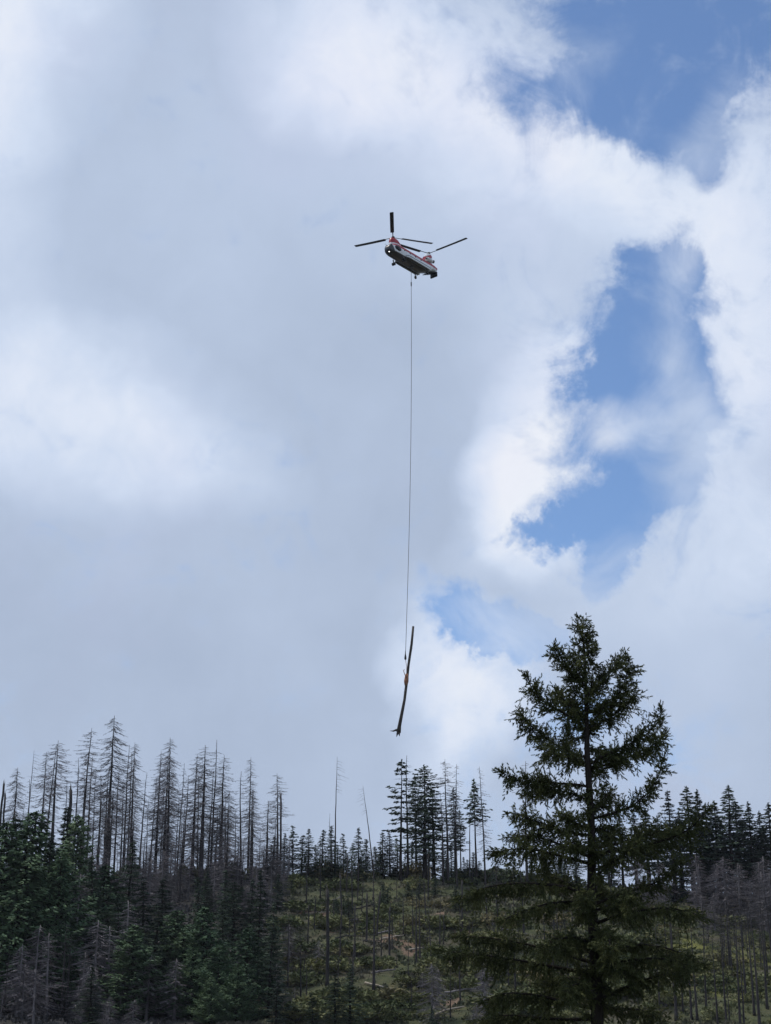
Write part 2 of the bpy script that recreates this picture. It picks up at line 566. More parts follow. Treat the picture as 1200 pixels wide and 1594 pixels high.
def live_proto(seed, Ht, zb, R, shape=1.0, droop=0.35, gap=0.0, nb=6, dz=0.55, piece=0.42, needle='needle', r0=0.3, up=0.15, lat=0.30, dens=1.0):
    rng = np.random.default_rng(seed)
    tm, pts = trunk_mesh('conifer_trunk', rng, Ht * 0.99, r0, 0.03, M['bark'])
    mb = MB()
    z = zb
    lump = rng.uniform(0, 6.28, 4)
    while z < Ht * 0.985:
        q = (Ht - z) / (Ht - zb)
        rr = R * (q ** shape) * (1.0 - 0.25 * max(0, (q - 0.8) / 0.2))
        rr = max(rr, 0.35)
        cnt = max(3, int(nb * (0.6 + 0.4 * q)))
        az0 = rng.uniform(0, 6.28)
        for i in range(cnt):
            if rng.random() < gap:
                continue
            az = az0 + i * 6.283 / cnt + rng.normal(0, 0.25)
            L = rr * rng.uniform(0.6, 1.12) * (1 + 0.22 * math.sin(az * 2 + z * 0.45 + lump[0]) + 0.15 * math.sin(z * 1.3 + lump[1] + az))
            zz = z + rng.normal(0, dz * 0.35)
            o = axis_at(pts, np.array([zz]))[0]
            dr = droop * rng.uniform(0.6, 1.4) * (0.5 + 0.8 * q)
            ts = np.linspace(0, 1, 4)
            bp = np.stack([L * ts, 0 * ts, L * (up * ts - dr * ts ** 2 + 0.16 * ts ** 4)], 1)
            bp = rot_z(bp, az) + o
            mb.spikes(bp[:1], bp[2:3], 0.035 + 0.012 * L, 1)
            n = int((3 + L / 0.15) * dens)
            t = rng.uniform(0.12, 1.0, n) ** 0.8
            sd = rng.uniform(-1, 1, n)
            lw = L * lat * (1.12 - t) + 0.12
            loc = np.stack([L * t, sd * lw, L * (up * t - dr * t ** 2 + 0.16 * t ** 4) - np.abs(sd) * lw * 0.25 + rng.normal(0, 0.06, n)], 1)
            c = rot_z(loc, az) + o
            dd = np.stack([0.75 + 0 * t, sd * 0.9, -0.28 + rng.normal(0, 0.3, n)], 1)
            sdv = np.stack([rng.normal(0, 0.35, n), np.ones(n), rng.normal(0, 0.6, n)], 1)
            S = piece * rng.uniform(0.6, 1.3, n)
            mb.leaves(c, rot_z(dd, az), rot_z(sdv, az), S * 1.35, S * 0.62, 0)
        z += dz * rng.uniform(0.75, 1.25) * (0.65 + 0.35 * q)
    # leader
    n = 26
    zt = rng.uniform(Ht * 0.965, Ht, n)
    c = axis_at(pts, zt) + rng.normal(0, 0.07, (n, 3)) * [1, 1, 0]
    mb.leaves(c, np.stack([rng.normal(0, 0.5, n), rng.normal(0, 0.5, n), np.ones(n)], 1), rng.normal(0, 1, (n, 3)), np.full(n, piece * 0.9), np.full(n, piece * 0.28), 0)
    cm = mb.mesh('conifer_crown', [M[needle], M['bark']], smooth=False)
    return dict(H=Ht, parts=[('trunk', tm), ('crown', cm)])


def dead_proto(seed, Ht, zb, R, dz=0.3, droop=0.55, tip=0.5, twigs=15, r0=0.3, r1=0.025, gap=0.1, bw=0.042, tw=0.024, wood='char', oneside=None, broken=False, shape=0.7):
    rng = np.random.default_rng(seed)
    tm, pts = trunk_mesh('dead_trunk', rng, Ht, r0, r1 if not broken else r0 * 0.7, M[wood], broken=broken)
    mb = MB()
    z = zb
    any_b = False
    while z < Ht * (0.985 if not broken else 0.97):
        q = (Ht - z) / max(Ht - zb, 0.1)
        bare = math.sin(z * 0.9 + seed) + 0.6 * math.sin(z * 2.3 + seed * 1.7)
        rr = R * (0.22 + 0.78 * min(1, q * 1.6) ** shape) * (1 - 0.35 * max(0, q - 0.6) / 0.4)
        for _ in range(2 if oneside is not None or dz > 0.5 else 3):
            if rng.random() < gap + max(0, bare - 0.8) * 0.5:
                continue
            az = rng.uniform(0, 6.28) if oneside is None else oneside + rng.normal(0, 0.5)
            if oneside is None and rng.random() < 0.35 and math.sin(az * 1.0 + z * 0.35 + seed) > 0.6:
                continue
            L = rr * (rng.uniform(0.2, 0.6) if rng.random() < 0.3 else rng.uniform(0.6, 1.2))
            o = axis_at(pts, np.array([z]))[0]
            ts = np.linspace(0, 1, 5)
            d = droop * rng.uniform(0.6, 1.35)
            bp = np.stack([L * ts, L * 0.1 * rng.normal() * ts ** 2, L * (0.12 * ts - d * ts ** 1.5 + tip * d * ts ** 3)], 1)
            bp = rot_z(bp, az) + o
            mb.tube(bp, np.linspace(bw, bw * 0.3, 5) * (0.6 + 0.25 * L / max(R, 1)), 3, 0, cap=False)
            n = int(twigs * L / 1.6)
            any_b = True
            if n:
                t = rng.uniform(0.2, 1, n)
                a = np.stack([np.interp(t, ts, bp[:, j]) for j in range(3)], 1)
                sd = rng.choice([-1, 1], n)
                dv = np.stack([0.7 * np.ones(n), sd * rng.uniform(0.3, 1, n), rng.normal(-0.45, 0.35, n)], 1)
                dv /= np.linalg.norm(dv, axis=1)[:, None]
                mb.spikes(a, a + rot_z(dv, az) * (L * rng.uniform(0.15, 0.42, n) * (1.15 - t * 0.6))[:, None], tw, 1)
        z += dz * rng.uniform(0.6, 1.4)
    parts = [('trunk', tm)]
    if any_b:
        parts.append(('branches', mb.mesh('dead_branches', [M[wood], M['twig']], smooth=False)))
    return dict(H=Ht, parts=parts)


def bush_proto(seed, R, Ht, needle, n=520):
    rng = np.random.default_rng(seed)
    mb = MB()
    ns = 9
    az = rng.uniform(0, 6.28, ns)
    top = np.stack([np.cos(az) * R * rng.uniform(0.2, 0.8, ns), np.sin(az) * R * rng.uniform(0.2, 0.8, ns), Ht * rng.uniform(0.5, 0.9, ns)], 1)
    mb.spikes(np.zeros((ns, 3)) - [0, 0, 0.2], top, 0.05, 1)
    cl = rng.normal(0, 1, (11, 3)) * [R * 0.5, R * 0.5, Ht * 0.16] + [0, 0, Ht * 0.45]
    k = rng.integers(0, 11, n)
    dirv = rng.normal(0, 1, (n, 3))
    dirv /= np.linalg.norm(dirv, axis=1)[:, None]
    c = cl[k] + dirv * (rng.uniform(0.5, 1, n)[:, None] ** 0.5) * [R * 0.42, R * 0.42, Ht * 0.34]
    c[:, 2] = np.clip(c[:, 2], 0.02, Ht)
    S = rng.uniform(0.14, 0.34, n) * (R / 1.4)
    mb.leaves(c, dirv + rng.normal(0, 0.5, (n, 3)) + [0, 0, 0.5], rng.normal(0, 1, (n, 3)), S * 1.4, S * 0.75, 0)
    return dict(H=Ht, parts=[('foliage', mb.mesh('bush_foliage', [M[needle], M['greywood']], smooth=False))])


PR = {
    'fir': [live_proto(11, 22, 0.6, 3.6, 0.85, 0.30, dz=0.68, lat=0.42, nb=7, piece=0.23, dens=3.4), live_proto(12, 22, 1.2, 3.2, 0.75, 0.4, dz=0.68, lat=0.42, nb=7, gap=0.06, piece=0.23, dens=3.4), live_proto(13, 22, 0.5, 4.2, 0.9, 0.25, dz=0.68, lat=0.42, nb=7, gap=0.05, piece=0.23, dens=3.4)],
    'tallfir': [live_proto(21, 32, 11, 4.2, 0.7, 0.35, gap=0.12, nb=6, dz=0.75, piece=0.42, dens=1.5, r0=0.42),
                live_proto(22, 32, 14, 4.0, 0.8, 0.30, gap=0.15, nb=6, dz=0.75, piece=0.42, dens=1.5, r0=0.4),
                live_proto(23, 32, 9, 4.6, 0.85, 0.4, gap=0.10, nb=7, dz=0.7, piece=0.42, dens=1.5, r0=0.42)],
    'openfir': [live_proto(31, 30, 10, 4.4, 0.45, 0.25, gap=0.48, nb=5, dz=0.95, piece=0.6, r0=0.35, up=0.1, dens=1.25)],
    'widefir': [live_proto(35, 30, 6, 5.2, 0.55, 0.28, gap=0.12, nb=7, dz=0.7, piece=0.42, dens=1.7, r0=0.45)],
    'lollyfir': [live_proto(41, 26, 15, 3.0, 0.75, 0.35, gap=0.08, nb=6, dz=0.6, piece=0.5, r0=0.26)],
    'youngfir': [live_proto(51, 11, 0.6, 2.3, 0.85, 0.25, nb=6, dz=0.36, piece=0.24, dens=1.5, r0=0.16), live_proto(52, 11, 0.8, 2.0, 0.8, 0.35, gap=0.06, nb=6, dz=0.36, piece=0.24, dens=1.5, r0=0.15),
                 live_proto(53, 11, 2.2, 1.9, 0.7, 0.3, gap=0.18, nb=5, dz=0.42, piece=0.32, r0=0.15)],
    'bushfir': [live_proto(61, 13, 0.5, 3.4, 0.62, 0.05, nb=8, dz=0.44, piece=0.21, dens=3.4, lat=0.4, needle='needle_fresh', r0=0.2, up=0.35), live_proto(62, 13, 0.5, 3.0, 0.55, 0.12, nb=8, dz=0.44, piece=0.21, dens=3.4, lat=0.4, needle='needle_fresh', r0=0.2, up=0.3)],
    'deadfull': [dead_proto(71, 30, 6, 3.2, dz=0.15, r0=0.36, droop=0.8), dead_proto(72, 30, 9, 3.0, dz=0.155, r0=0.33, droop=0.95, tip=0.35), dead_proto(73, 30, 4, 2.6, dz=0.15, r0=0.34, droop=0.7), dead_proto(74, 30, 7, 2.9, dz=0.19, r0=0.35, droop=0.9, gap=0.25)],
    'deadtop': [dead_proto(81, 30, 17, 3.2, dz=0.2, r0=0.36, droop=0.7), dead_proto(82, 30, 14, 2.8, dz=0.22, r0=0.30, droop=0.5), dead_proto(83, 30, 12, 3.0, dz=0.2, r0=0.34, droop=0.9, gap=0.3)],
    'deadthin': [dead_proto(91, 26, 7, 2.0, dz=0.24, r0=0.22, gap=0.3, bw=0.04, droop=0.8), dead_proto(92, 26, 5, 2.3, dz=0.26, r0=0.2, gap=0.3, droop=0.6, bw=0.04), dead_proto(93, 26, 12, 1.7, dz=0.35, r0=0.2, gap=0.4, bw=0.04)],
    'deadgrey': [dead_proto(101, 20, 1.5, 3.0, dz=0.22, r0=0.26, wood='greywood', twigs=13, tw=0.05, bw=0.055, droop=0.95, tip=0.3), dead_proto(102, 20, 3.0, 2.6, dz=0.24, r0=0.24, wood='greywood', twigs=13, tw=0.05, bw=0.055, droop=1.1, tip=0.25),
                 dead_proto(103, 20, 1.0, 2.3, dz=0.24, r0=0.22, wood='greywood', twigs=12, tw=0.05, bw=0.055, droop=0.8, tip=0.4)],
    'deadpole': [dead_proto(111, 24, 14, 1.3, dz=0.7, r0=0.30, gap=0.5, twigs=4), dead_proto(112, 24, 10, 1.0, dz=0.9, r0=0.27, gap=0.55, twigs=3), dead_proto(113, 24, 16, 2.2, dz=0.5, r0=0.25, gap=0.35, twigs=8)],
    'snag': [dead_proto(121, 16, 9, 0.8, dz=1.0, r0=0.33, gap=0.6, broken=True, twigs=2), dead_proto(122, 16, 15.9, 0.8, r0=0.24, broken=True), dead_proto(123, 16, 5, 1.6, dz=0.8, r0=0.24, gap=0.5, broken=True, twigs=3)],
    'halfdead': [dead_proto(131, 30, 21.5, 2.6, dz=0.5, r0=0.26, gap=0.35, oneside=0.1, droop=0.55, tip=0.1, twigs=2, shape=0.3)],
    'palesnag': [dead_proto(141, 8, 7.9, 0.5, r0=0.16, broken=True, wood='pale')],
    'bush': [bush_proto(151, 1.5, 1.7, 'shrub'), bush_proto(152, 1.9, 1.9, 'shrub'), bush_proto(153, 1.3, 1.3, 'shrub')],
    'drybush': [bush_proto(154, 1.4, 1.3, 'shrub_dry', 420), bush_proto(155, 1.6, 1.5, 'shrub_dry', 420)],
}
RNG = random.Random(5)


WIDE = {'fir': 1.6, 'bushfir': 1.75, 'youngfir': 1.45, 'tallfir': 1.4, 'openfir': 1.2, 'widefir': 1.5, 'lollyfir': 1.25, 'deadfull': 1.5, 'deadtop': 1.5, 'deadthin': 1.45, 'deadgrey': 1.9, 'deadpole': 1.1, 'bush': 1.0}


SEEN = []


def place(name, kind, X, Y, height, label, cat, group=None, lean=0.0, lean_az=0.0, width=1.0, idx=None, rz=None):
    pr = RNG.choice(PR[kind]) if idx is None else PR[kind][idx]
    s = height / pr['H']
    root = thing(name, label, cat, (X, Y, float(H(X, Y)) - 0.15), group)
    root.rotation_mode = 'ZYX'
    r = RNG.uniform(0, 6.28) if rz is None else rz
    Mx = Matrix.Rotation(lean, 4, Vector((math.cos(lean_az), math.sin(lean_az), 0))) @ Matrix.Rotation(r, 4, 'Z')
    root.rotation_euler = Mx.to_euler('ZYX')
    w = s ** 0.75 * width * WIDE.get(kind, 1.0)
    root.scale = (w, w, s)
    for nm, me in pr['parts']:
        o = link(nm, me, root)
        if nm == 'branches':
            o['kind'] = 'stuff'
    return root


def tree(kind, px, py, Y, label, group=None, name=None, cat='tree', **kw):
    """tree whose tip is seen at photo pixel (px, py) when it stands at distance Y"""
    X = P(px, py, Y)[0]
    Zt = P(px, py, Y)[2]
    h = Zt - float(H(X, Y)) + 0.15
    if h < 2.0:
        return None
    nm = name or {'deadfull': 'dead_conifer', 'deadtop': 'dead_conifer', 'deadthin': 'dead_conifer', 'deadgrey': 'dead_conifer', 'deadpole': 'bare_trunk',
                  'snag': 'snag', 'halfdead': 'dead_conifer', 'palesnag': 'snag', 'bush': 'bush', 'drybush': 'bush'}.get(kind, 'conifer')
    if kind in ('tallfir', 'youngfir', 'fir', 'bushfir', 'deadfull', 'deadthin'):
        kw['width'] = kw.get('width', 1.0) * RNG.uniform(0.78, 1.25)
    o = place(nm, kind, X, Y, h, label, cat, group, **kw)
    SEEN.append((o, px, py + 30.0))
    return o


# ---- left skyline: burnt, bare trees
GL = 'bare dead conifers along the left skyline'
LL = 'thin bare dead conifer in the burnt stand on the left skyline'
ridge_left = [
    ('snag', 5, 1220, 335, 'thick broken dead trunk at the left edge of the skyline', GL), ('snag', 9, 1238, 338, LL, GL), ('deadfull', 27, 1194, 350, 'short twiggy dead conifer beside the broken trunk at the left edge', GL),
    ('halfdead', 51, 1168, 350, 'bare spire with twigs only down its right side, far left skyline', GL), ('deadthin', 49, 1214, 352, LL, GL), ('deadfull', 73, 1170, 346, 'left member of the three close dead spires above the dark green tree', GL),
    ('deadthin', 81, 1158, 344, 'middle thin spire of three close dead trees above the dark green tree', GL), ('deadtop', 92, 1153, 342, 'right and tallest of three close dead spires above the dark green tree', GL), ('deadthin', 104, 1218, 348, LL, GL),
    ('snag', 112, 1230, 320, 'thick black broken trunk rising out of the dark green left tree', GL), ('deadthin', 124, 1180, 352, LL, GL), ('deadtop', 137, 1132, 342, 'tall dead conifer with fan of twigs at the top and bare trunk below', GL),
    ('deadthin', 145, 1177, 350, LL, GL), ('deadthin', 152, 1194, 352, LL, GL), ('deadthin', 160, 1206, 353, LL, GL), ('deadfull', 179, 1114, 341, 'tallest dead conifer on the left skyline with long drooping twigs', GL),
    ('deadthin', 170, 1192, 352, LL, GL), ('deadthin', 186, 1198, 353, LL, GL), ('deadthin', 201, 1160, 347, LL, GL), ('deadthin', 207, 1172, 351, LL, GL), ('deadfull', 212, 1155, 350, 'dead twiggy spire right of the tallest bare conifer', GL),
    ('deadthin', 224, 1202, 352, LL, GL), ('deadfull', 250, 1168, 350, 'dead conifer leaning on the left flank of the dense bare clump', GL), ('deadfull', 262, 1174, 352, LL, GL),
    ('deadfull', 269, 1148, 342, 'dense dark bare conifer that tops the clump left of centre ridge', GL), ('deadthin', 282, 1188, 350, LL, GL), ('deadthin', 290, 1208, 353, LL, GL), ('deadfull', 306, 1175, 349, LL, GL),
    ('deadfull', 320, 1160, 343, 'thick stemmed bare conifer, left of the paired spires', GL), ('deadthin', 329, 1202, 352, LL, GL), ('deadthin', 335, 1152, 346, 'slender spire standing highest in the second bare clump', GL),
    ('deadfull', 349, 1175, 347, 'bare conifer at the right of the second clump', GL), ('deadthin', 354, 1236, 350, LL, GL), ('deadthin', 379, 1200, 349, 'thinner left one of the pair of bare conifers past the clumps', GL),
    ('deadfull', 391, 1178, 346, 'right one of the pair of bare conifers, drooping twigs all down', GL), ('deadtop', 435, 1204, 345, 'solitary bare conifer with fanned top at the right end of the burnt stand', GL), ('snag', 439, 1238, 347, 'broken black stub close against the solitary fanned dead conifer', GL),
    ('deadthin', 428, 1268, 350, LL, GL), ('deadthin', 240, 1212, 353, LL, GL), ('deadthin', 313, 1205, 354, LL, GL), ('deadthin', 368, 1262, 352, LL, GL), ('deadthin', 405, 1290, 350, LL, GL), ('deadthin', 36, 1246, 352, LL, GL), ('deadthin', 133, 1210, 352, LL, GL),
    ('deadgrey', 300, 1278, 352, LL, GL), ('deadgrey', 338, 1270, 350, LL, GL), ('deadgrey', 372, 1300, 349, LL, GL), ('deadgrey', 262, 1285, 352, LL, GL), ('deadgrey', 410, 1312, 346, LL, GL), ('deadgrey', 450, 1300, 346, LL, GL),
    ('deadthin', 195, 1215, 355, LL, GL), ('deadthin', 176, 1240, 355, LL, GL), ('deadthin', 232, 1245, 355, LL, GL), ('deadthin', 255, 1230, 355, LL, GL), ('deadthin', 277, 1238, 355, LL, GL), ('deadthin', 345, 1240, 355, LL, GL),
]
for k, px, py, Y, lb, gp in ridge_left:
    kw = {}
    if k == 'halfdead':
        kw = dict(rz=0.0)
    tree(k, px, py, Y, lb, gp, lean=RNG.gauss(0, 0.012), lean_az=RNG.uniform(0, 6.28), **kw)

# ---- centre skyline
GC = 'small live conifers along the centre skyline'
LC = 'small dark green conifer in the low row on the centre skyline'
tree('halfdead', 523, 1178, 344, 'tall bare pole with drooping twigs on its right, alone on centre skyline', 'leaning dead poles', lean=0.0, rz=0.0)
tree('deadpole', 515, 1266, 348, 'thin dead spike just left of the tall bare pole', 'leaning dead poles', idx=1)
bx, by = P(583, 1362, 341)[0], 341
place('dead_conifer', 'halfdead', bx, by, 19.5, 'dead trunk leaning left with a few twigs at its tip', 'tree', 'leaning dead poles', lean=-0.115, lean_az=math.pi / 2, rz=math.pi)
for px, py, Y, k in [(457, 1285, 347, 'youngfir'), (470, 1300, 352, 'youngfir'), (481, 1290, 344, 'fir'), (502, 1292, 346, 'youngfir'), (517, 1285, 343, 'fir'), (535, 1298, 348, 'youngfir'), (548, 1312, 350, 'youngfir'), (558, 1288, 342, 'fir'),
                     (570, 1306, 350, 'youngfir'), (596, 1296, 345, 'youngfir'), (607, 1292, 347, 'fir'), (618, 1305, 349, 'youngfir'), (640, 1310, 352, 'youngfir'), (668, 1300, 352, 'youngfir'), (690, 1310, 350, 'youngfir'), (702, 1318, 346, 'youngfir'),
                     (722, 1334, 348, 'youngfir'), (745, 1340, 349, 'youngfir'), (775, 1325, 350, 'youngfir'), (800, 1330, 350, 'youngfir'), (492, 1315, 352, 'youngfir'), (526, 1315, 353, 'youngfir'), (585, 1318, 353, 'youngfir'), (425, 1300, 349, 'fir'), (443, 1296, 348, 'fir')]:
    tree(k, px, py, Y, LC, GC, width=1.1)
GT = 'tall conifers of the centre skyline clump'
tree('openfir', 623, 1182, 343, 'tall ragged live conifer with gaps, left edge of the centre clump', GT, idx=0)
tree('deadthin', 634, 1175, 347, 'thin dead spike rising between the ragged and the broad conifer', GT)
tree('widefir', 660, 1190, 345, 'broadest dense dark conifer in the middle of the centre clump', GT, width=1.0)
tree('tallfir', 647, 1207, 349, 'dark live conifer half hidden left of the broadest one', GT)
tree('tallfir', 674, 1225, 349, 'dark live conifer half hidden right of the broadest one', GT)
tree('deadtop', 695, 1181, 344, 'dead conifer with grey forked twigs right of the broad clump', GT, width=0.85)
tree('deadpole', 688, 1232, 342, 'bare thin pole just right of the broad dark clump', GT)
tree('deadthin', 708, 1189, 345, 'dead spire directly left of the bare trunked green trees', GT)
tree('tallfir', 707, 1226, 350, 'narrow green conifer behind the dead spire', GT, width=0.75)
tree('lollyfir', 739, 1212, 345, 'green pointed crown on a long bare stem, right of centre', GT)
tree('deadpole', 729, 1252, 345, 'bare stem standing left of the green pointed crown', GT)
tree('deadthin', 752, 1193, 343, 'dark dead trunk leaning slightly left, beside the near fir', GT, lean=-0.02, lean_az=math.pi / 2)
tree('deadthin', 815, 1185, 348, 'faint dead spire seen through the left limbs of the near fir', GT)
tree('tallfir', 716, 1260, 352, 'smaller green tree between dead spire and pointed crown', GT, width=0.8)

# ---- right skyline
GR = 'tall live conifers on the right skyline'
LR = 'tall dark conifer in the close stand on the right skyline'
tops = [(1042, 1230, 346, 'dense smooth cone shaped conifer just right of the near fir'), (1070, 1223, 350, 'pointed conifer next right of the smooth cone'), (1083, 1229, 346, None), (1100, 1250, 352, None),
        (1130, 1222, 347, 'highest and broadest conifer of the right skyline'), (1145, 1246, 352, None), (1165, 1247, 349, 'conifer with spiky top between the broadest one and the edge'), (1195, 1249, 346, 'conifer cut by the right edge of the frame'),
        (1180, 1262, 352, None), (1112, 1246, 350, None), (1005, 1258, 350, None), (985, 1265, 352, None), (965, 1272, 349, None), (945, 1290, 352, None), (1020, 1272, 354, None), (1055, 1262, 355, None),
        (1122, 1275, 355, None), (1155, 1280, 356, None), (1188, 1285, 356, None), (1210, 1255, 350, None), (1228, 1240, 350, None), (930, 1300, 350, None), (895, 1315, 350, None), (870, 1322, 352, None), (845, 1326, 350, None), (1093, 1285, 356, None), (1172, 1300, 357, None)]
for px, py, Y, lb in tops:
    tree('tallfir' if px != 1042 else 'fir', px, py, Y, lb or LR, GR, width=1.32 if px != 1042 else 1.05)
for i in range(16):
    tree('deadpole', RNG.uniform(1050, 1200), RNG.uniform(1290, 1345), RNG.uniform(350, 357), 'thin bare stem between the live trees on the right skyline', 'thin stems in the right skyline stand')

# ---- left slope: live trees
GS = 'live conifers on the left slope'
LS = 'dark green conifer among dead trees on the left slope'
slope_live = [
    ('bushfir', 10, 1278, 268, None), ('fir', 40, 1268, 272, None), ('bushfir', 58, 1262, 282, None), ('fir', 104, 1256, 300, 'tall dark green conifer at the top of the left slope, broken trunk behind'), ('bushfir', 122, 1268, 292, None),
    ('fir', 76, 1296, 276, None), ('bushfir', 30, 1312, 268, None), ('bushfir', 95, 1325, 270, None), ('fir', 150, 1330, 286, None), ('fir', 204, 1306, 310, 'single dark conifer standing at the foot of the left bare trees'), ('bushfir', 165, 1346, 292, None),
    ('fir', 228, 1371, 292, 'left one of two pointed dark conifers below the bare clump'), ('fir', 257, 1368, 296, 'right one of two pointed dark conifers below the bare clump'), ('youngfir', 310, 1366, 315, None), ('widefir', 366, 1372, 300, 'broad layered dark conifer left of the tallest slope conifer'),
    ('fir', 405, 1354, 288, 'largest dark green conifer of the left slope, beside the open hillside'), ('fir', 392, 1368, 300, None), ('bushfir', 276, 1416, 275, None), ('bushfir', 325, 1412, 268, 'bright green bushy conifer in the middle of the left slope'), ('bushfir', 342, 1470, 258, None),
    ('bushfir', 300, 1474, 262, None), ('bushfir', 288, 1450, 270, None), ('bushfir', 386, 1444, 264, 'round green conifer in front of the largest dark one'), ('fir', 425, 1405, 275, None), ('fir', 145, 1504, 232, 'thin green conifer at the bottom of the dead grey stand'),
    ('youngfir', 10, 1575, 226, None), ('fir', 420, 1440, 262, None), ('fir', 350, 1400, 285, None), ('fir', 190, 1390, 280, None), ('fir', 240, 1420, 268, None), ('bushfir', 370, 1500, 250, None), ('bushfir', 330, 1520, 246, None),
    ('fir', 545, 1500, 250, 'pointed dark green conifer at the foot of the open hillside'), ('fir', 522, 1516, 246, 'green conifer close left of the pointed one at the foot'), ('fir', 488, 1545, 240, None), ('youngfir', 672, 1566, 246, 'small dark conifer at the bottom centre edge'),
    ('bushfir', 215, 1440, 262, None), ('youngfir', 430, 1530, 245, None),
]
for k, px, py, Y, lb in slope_live:
    tree(k, px, py, max(226, Y * 0.905), lb or LS, GS)
tree('bushfir', 614, 1514, 262, 'round olive crown on thin stems at the bottom centre', 'live conifers on the left slope', width=0.9)

# ---- left slope: dead grey trees
GD = 'grey dead conifers on the left slope'
LD = 'twiggy grey dead conifer in the dense dead stand at lower left'
slope_dead = [(15, 1356, 250, None), (48, 1342, 248, 'tall grey dead conifer nearest the lower left edge'), (90, 1388, 245, None), (124, 1360, 255, 'grey dead conifer standing under the green left trees'), (152, 1432, 240, None), (98, 1380, 262, None), (200, 1402, 246, 'pale grey dead conifer with wide flat twigs, centre of the lower left stand'),
              (172, 1442, 240, None), (232, 1486, 236, None), (275, 1492, 236, None), (372, 1482, 242, 'pale pointed dead conifer in front of the green bushy trees'), (60, 1440, 236, None), (35, 1470, 234, None), (80, 1452, 232, None), (130, 1482, 232, None), (208, 1556, 226, None)]
for px, py, Y, lb in slope_dead:
    tree('deadgrey', px, py, Y, lb or LD, GD)
for i in range(66):
    px = RNG.uniform(-10, 470)
    Y = RNG.uniform(222, 300)
    if 225 < px < 440 and RNG.random() < 0.8:
        px -= 215
    py = 1594 - (Y - 205) * 1.75 + RNG.uniform(-55, 30)
    py = max(py, 1400 + max(0, 130 - abs(px - 330)) * 0.5)
    tree('deadgrey', px, py, Y, LD, GD)
for i in range(54):
    px = RNG.uniform(-5, 470)
    Y = RNG.uniform(300, 340)
    tree('deadgrey', px, RNG.uniform(1300, 1390), Y, 'low grey dead conifer under the burnt stand on the left', 'grey dead conifers below the left ridge')
for i in range(12):
    px = RNG.uniform(0, 130)
    tree('deadpole', px, RNG.uniform(1440, 1500), RNG.uniform(225, 240), 'straight grey pole in the lower left corner stand', 'grey poles in the lower left')

for i in range(30):
    px = RNG.uniform(100, 440)
    tree(RNG.choice(['deadfull', 'deadthin', 'deadthin', 'deadtop']), px, RNG.uniform(1225, 1330), RNG.uniform(318, 342), LL, GL, lean=RNG.gauss(0, 0.015), lean_az=RNG.uniform(0, 6.28))
for i in range(9):
    px = RNG.uniform(140, 450)
    tree(RNG.choice(['youngfir', 'fir']), px, RNG.uniform(1345, 1385), RNG.uniform(296, 328), LS, GS)

# ---- open slope: black snags, thin stems
GM = 'burnt stems on the open hillside'
LM = 'short burnt stem standing on the open hillside'
snags = [(582, 1345, 1540, 'deadpole', 'tallest black dead trunk on the open hillside'), (647, 1372, 1500, 'deadpole', 'left of two parallel thin black stems on the open hillside'), (653, 1370, 1502, 'deadpole', 'right of two parallel thin black stems on the open hillside'),
         (606, 1412, 1490, 'snag', None), (511, 1385, 1535, 'snag', 'black snag with bare crooked side branches on the hillside'), (480, 1410, 1482, 'snag', None), (520, 1375, 1440, 'deadpole', None), (540, 1335, 1392, 'snag', None), (557, 1345, 1405, 'snag', None),
         (563, 1375, 1420, 'snag', None), (662, 1360, 1430, 'deadpole', None), (622, 1430, 1455, 'snag', None), (556, 1420, 1445, 'snag', None), (690, 1425, 1470, 'snag', None), (610, 1428, 1480, 'snag', None), (595, 1458, 1475, 'snag', None),
         (500, 1300, 1400, 'deadpole', None), (478, 1320, 1410, 'deadpole', None), (756, 1330, 1440, 'deadpole', None), (773, 1340, 1450, 'deadpole', None), (812, 1330, 1455, 'deadpole', None), (630, 1345, 1372, 'snag', None), (711, 1330, 1385, 'snag', None),
         (735, 1345, 1380, 'snag', None), (845, 1390, 1480, 'deadpole', None), (865, 1380, 1490, 'deadpole', None), (735, 1400, 1460, 'deadpole', None), (720, 1410, 1440, 'snag', None), (805, 1400, 1470, 'deadpole', None), (665, 1440, 1520, 'deadpole', None),
         (470, 1440, 1560, 'deadpole', None), (450, 1420, 1540, 'deadpole', None), (530, 1420, 1500, 'snag', None), (715, 1460, 1560, 'deadpole', None), (640, 1500, 1570, 'deadpole', None), (700, 1500, 1585, 'deadpole', None), (860, 1440, 1530, 'deadpole', None), (880, 1400, 1540, 'deadpole', None)]
for px, pt, pb, k, lb in snags:
    gx, gy = ground_hit(px, pb)
    tree(k, px, pt, gy, lb or LM, GM, lean=RNG.gauss(0, 0.02), lean_az=RNG.uniform(0, 6.28))
for i in range(64):
    px, pb = RNG.uniform(450, 960), RNG.uniform(1385, 1560)
    gx, gy = ground_hit(px, pb)
    tree(RNG.choice(['snag', 'deadpole', 'deadpole']), px, pb - RNG.uniform(28, 95), gy, LM, GM, lean=RNG.gauss(0, 0.04), lean_az=RNG.uniform(0, 6.28))
for i in range(18):
    px, pb = RNG.uniform(450, 860), RNG.uniform(1385, 1440)
    gx, gy = ground_hit(px, pb)
    tree('youngfir', px, pb - RNG.uniform(22, 42), gy, 'small young conifer on the open hillside', 'young conifers on the open hillside')
gx, gy = ground_hit(670, 1388)
tree('palesnag', 670, 1354, gy, 'pale bleached stub among the trees below the centre clump')
for i in range(18):
    px = RNG.choice([RNG.uniform(430, 530), RNG.uniform(640, 760)])
    Y = RNG.uniform(235, 285)
    tree('deadgrey', px, 1594 - (Y - 225) * 2.2 + RNG.uniform(-60, 0) if px < 600 else RNG.uniform(1495, 1570), Y, 'leafless grey twiggy tree at the foot of the open hillside', 'grey twiggy trees at the hill foot', width=0.9)

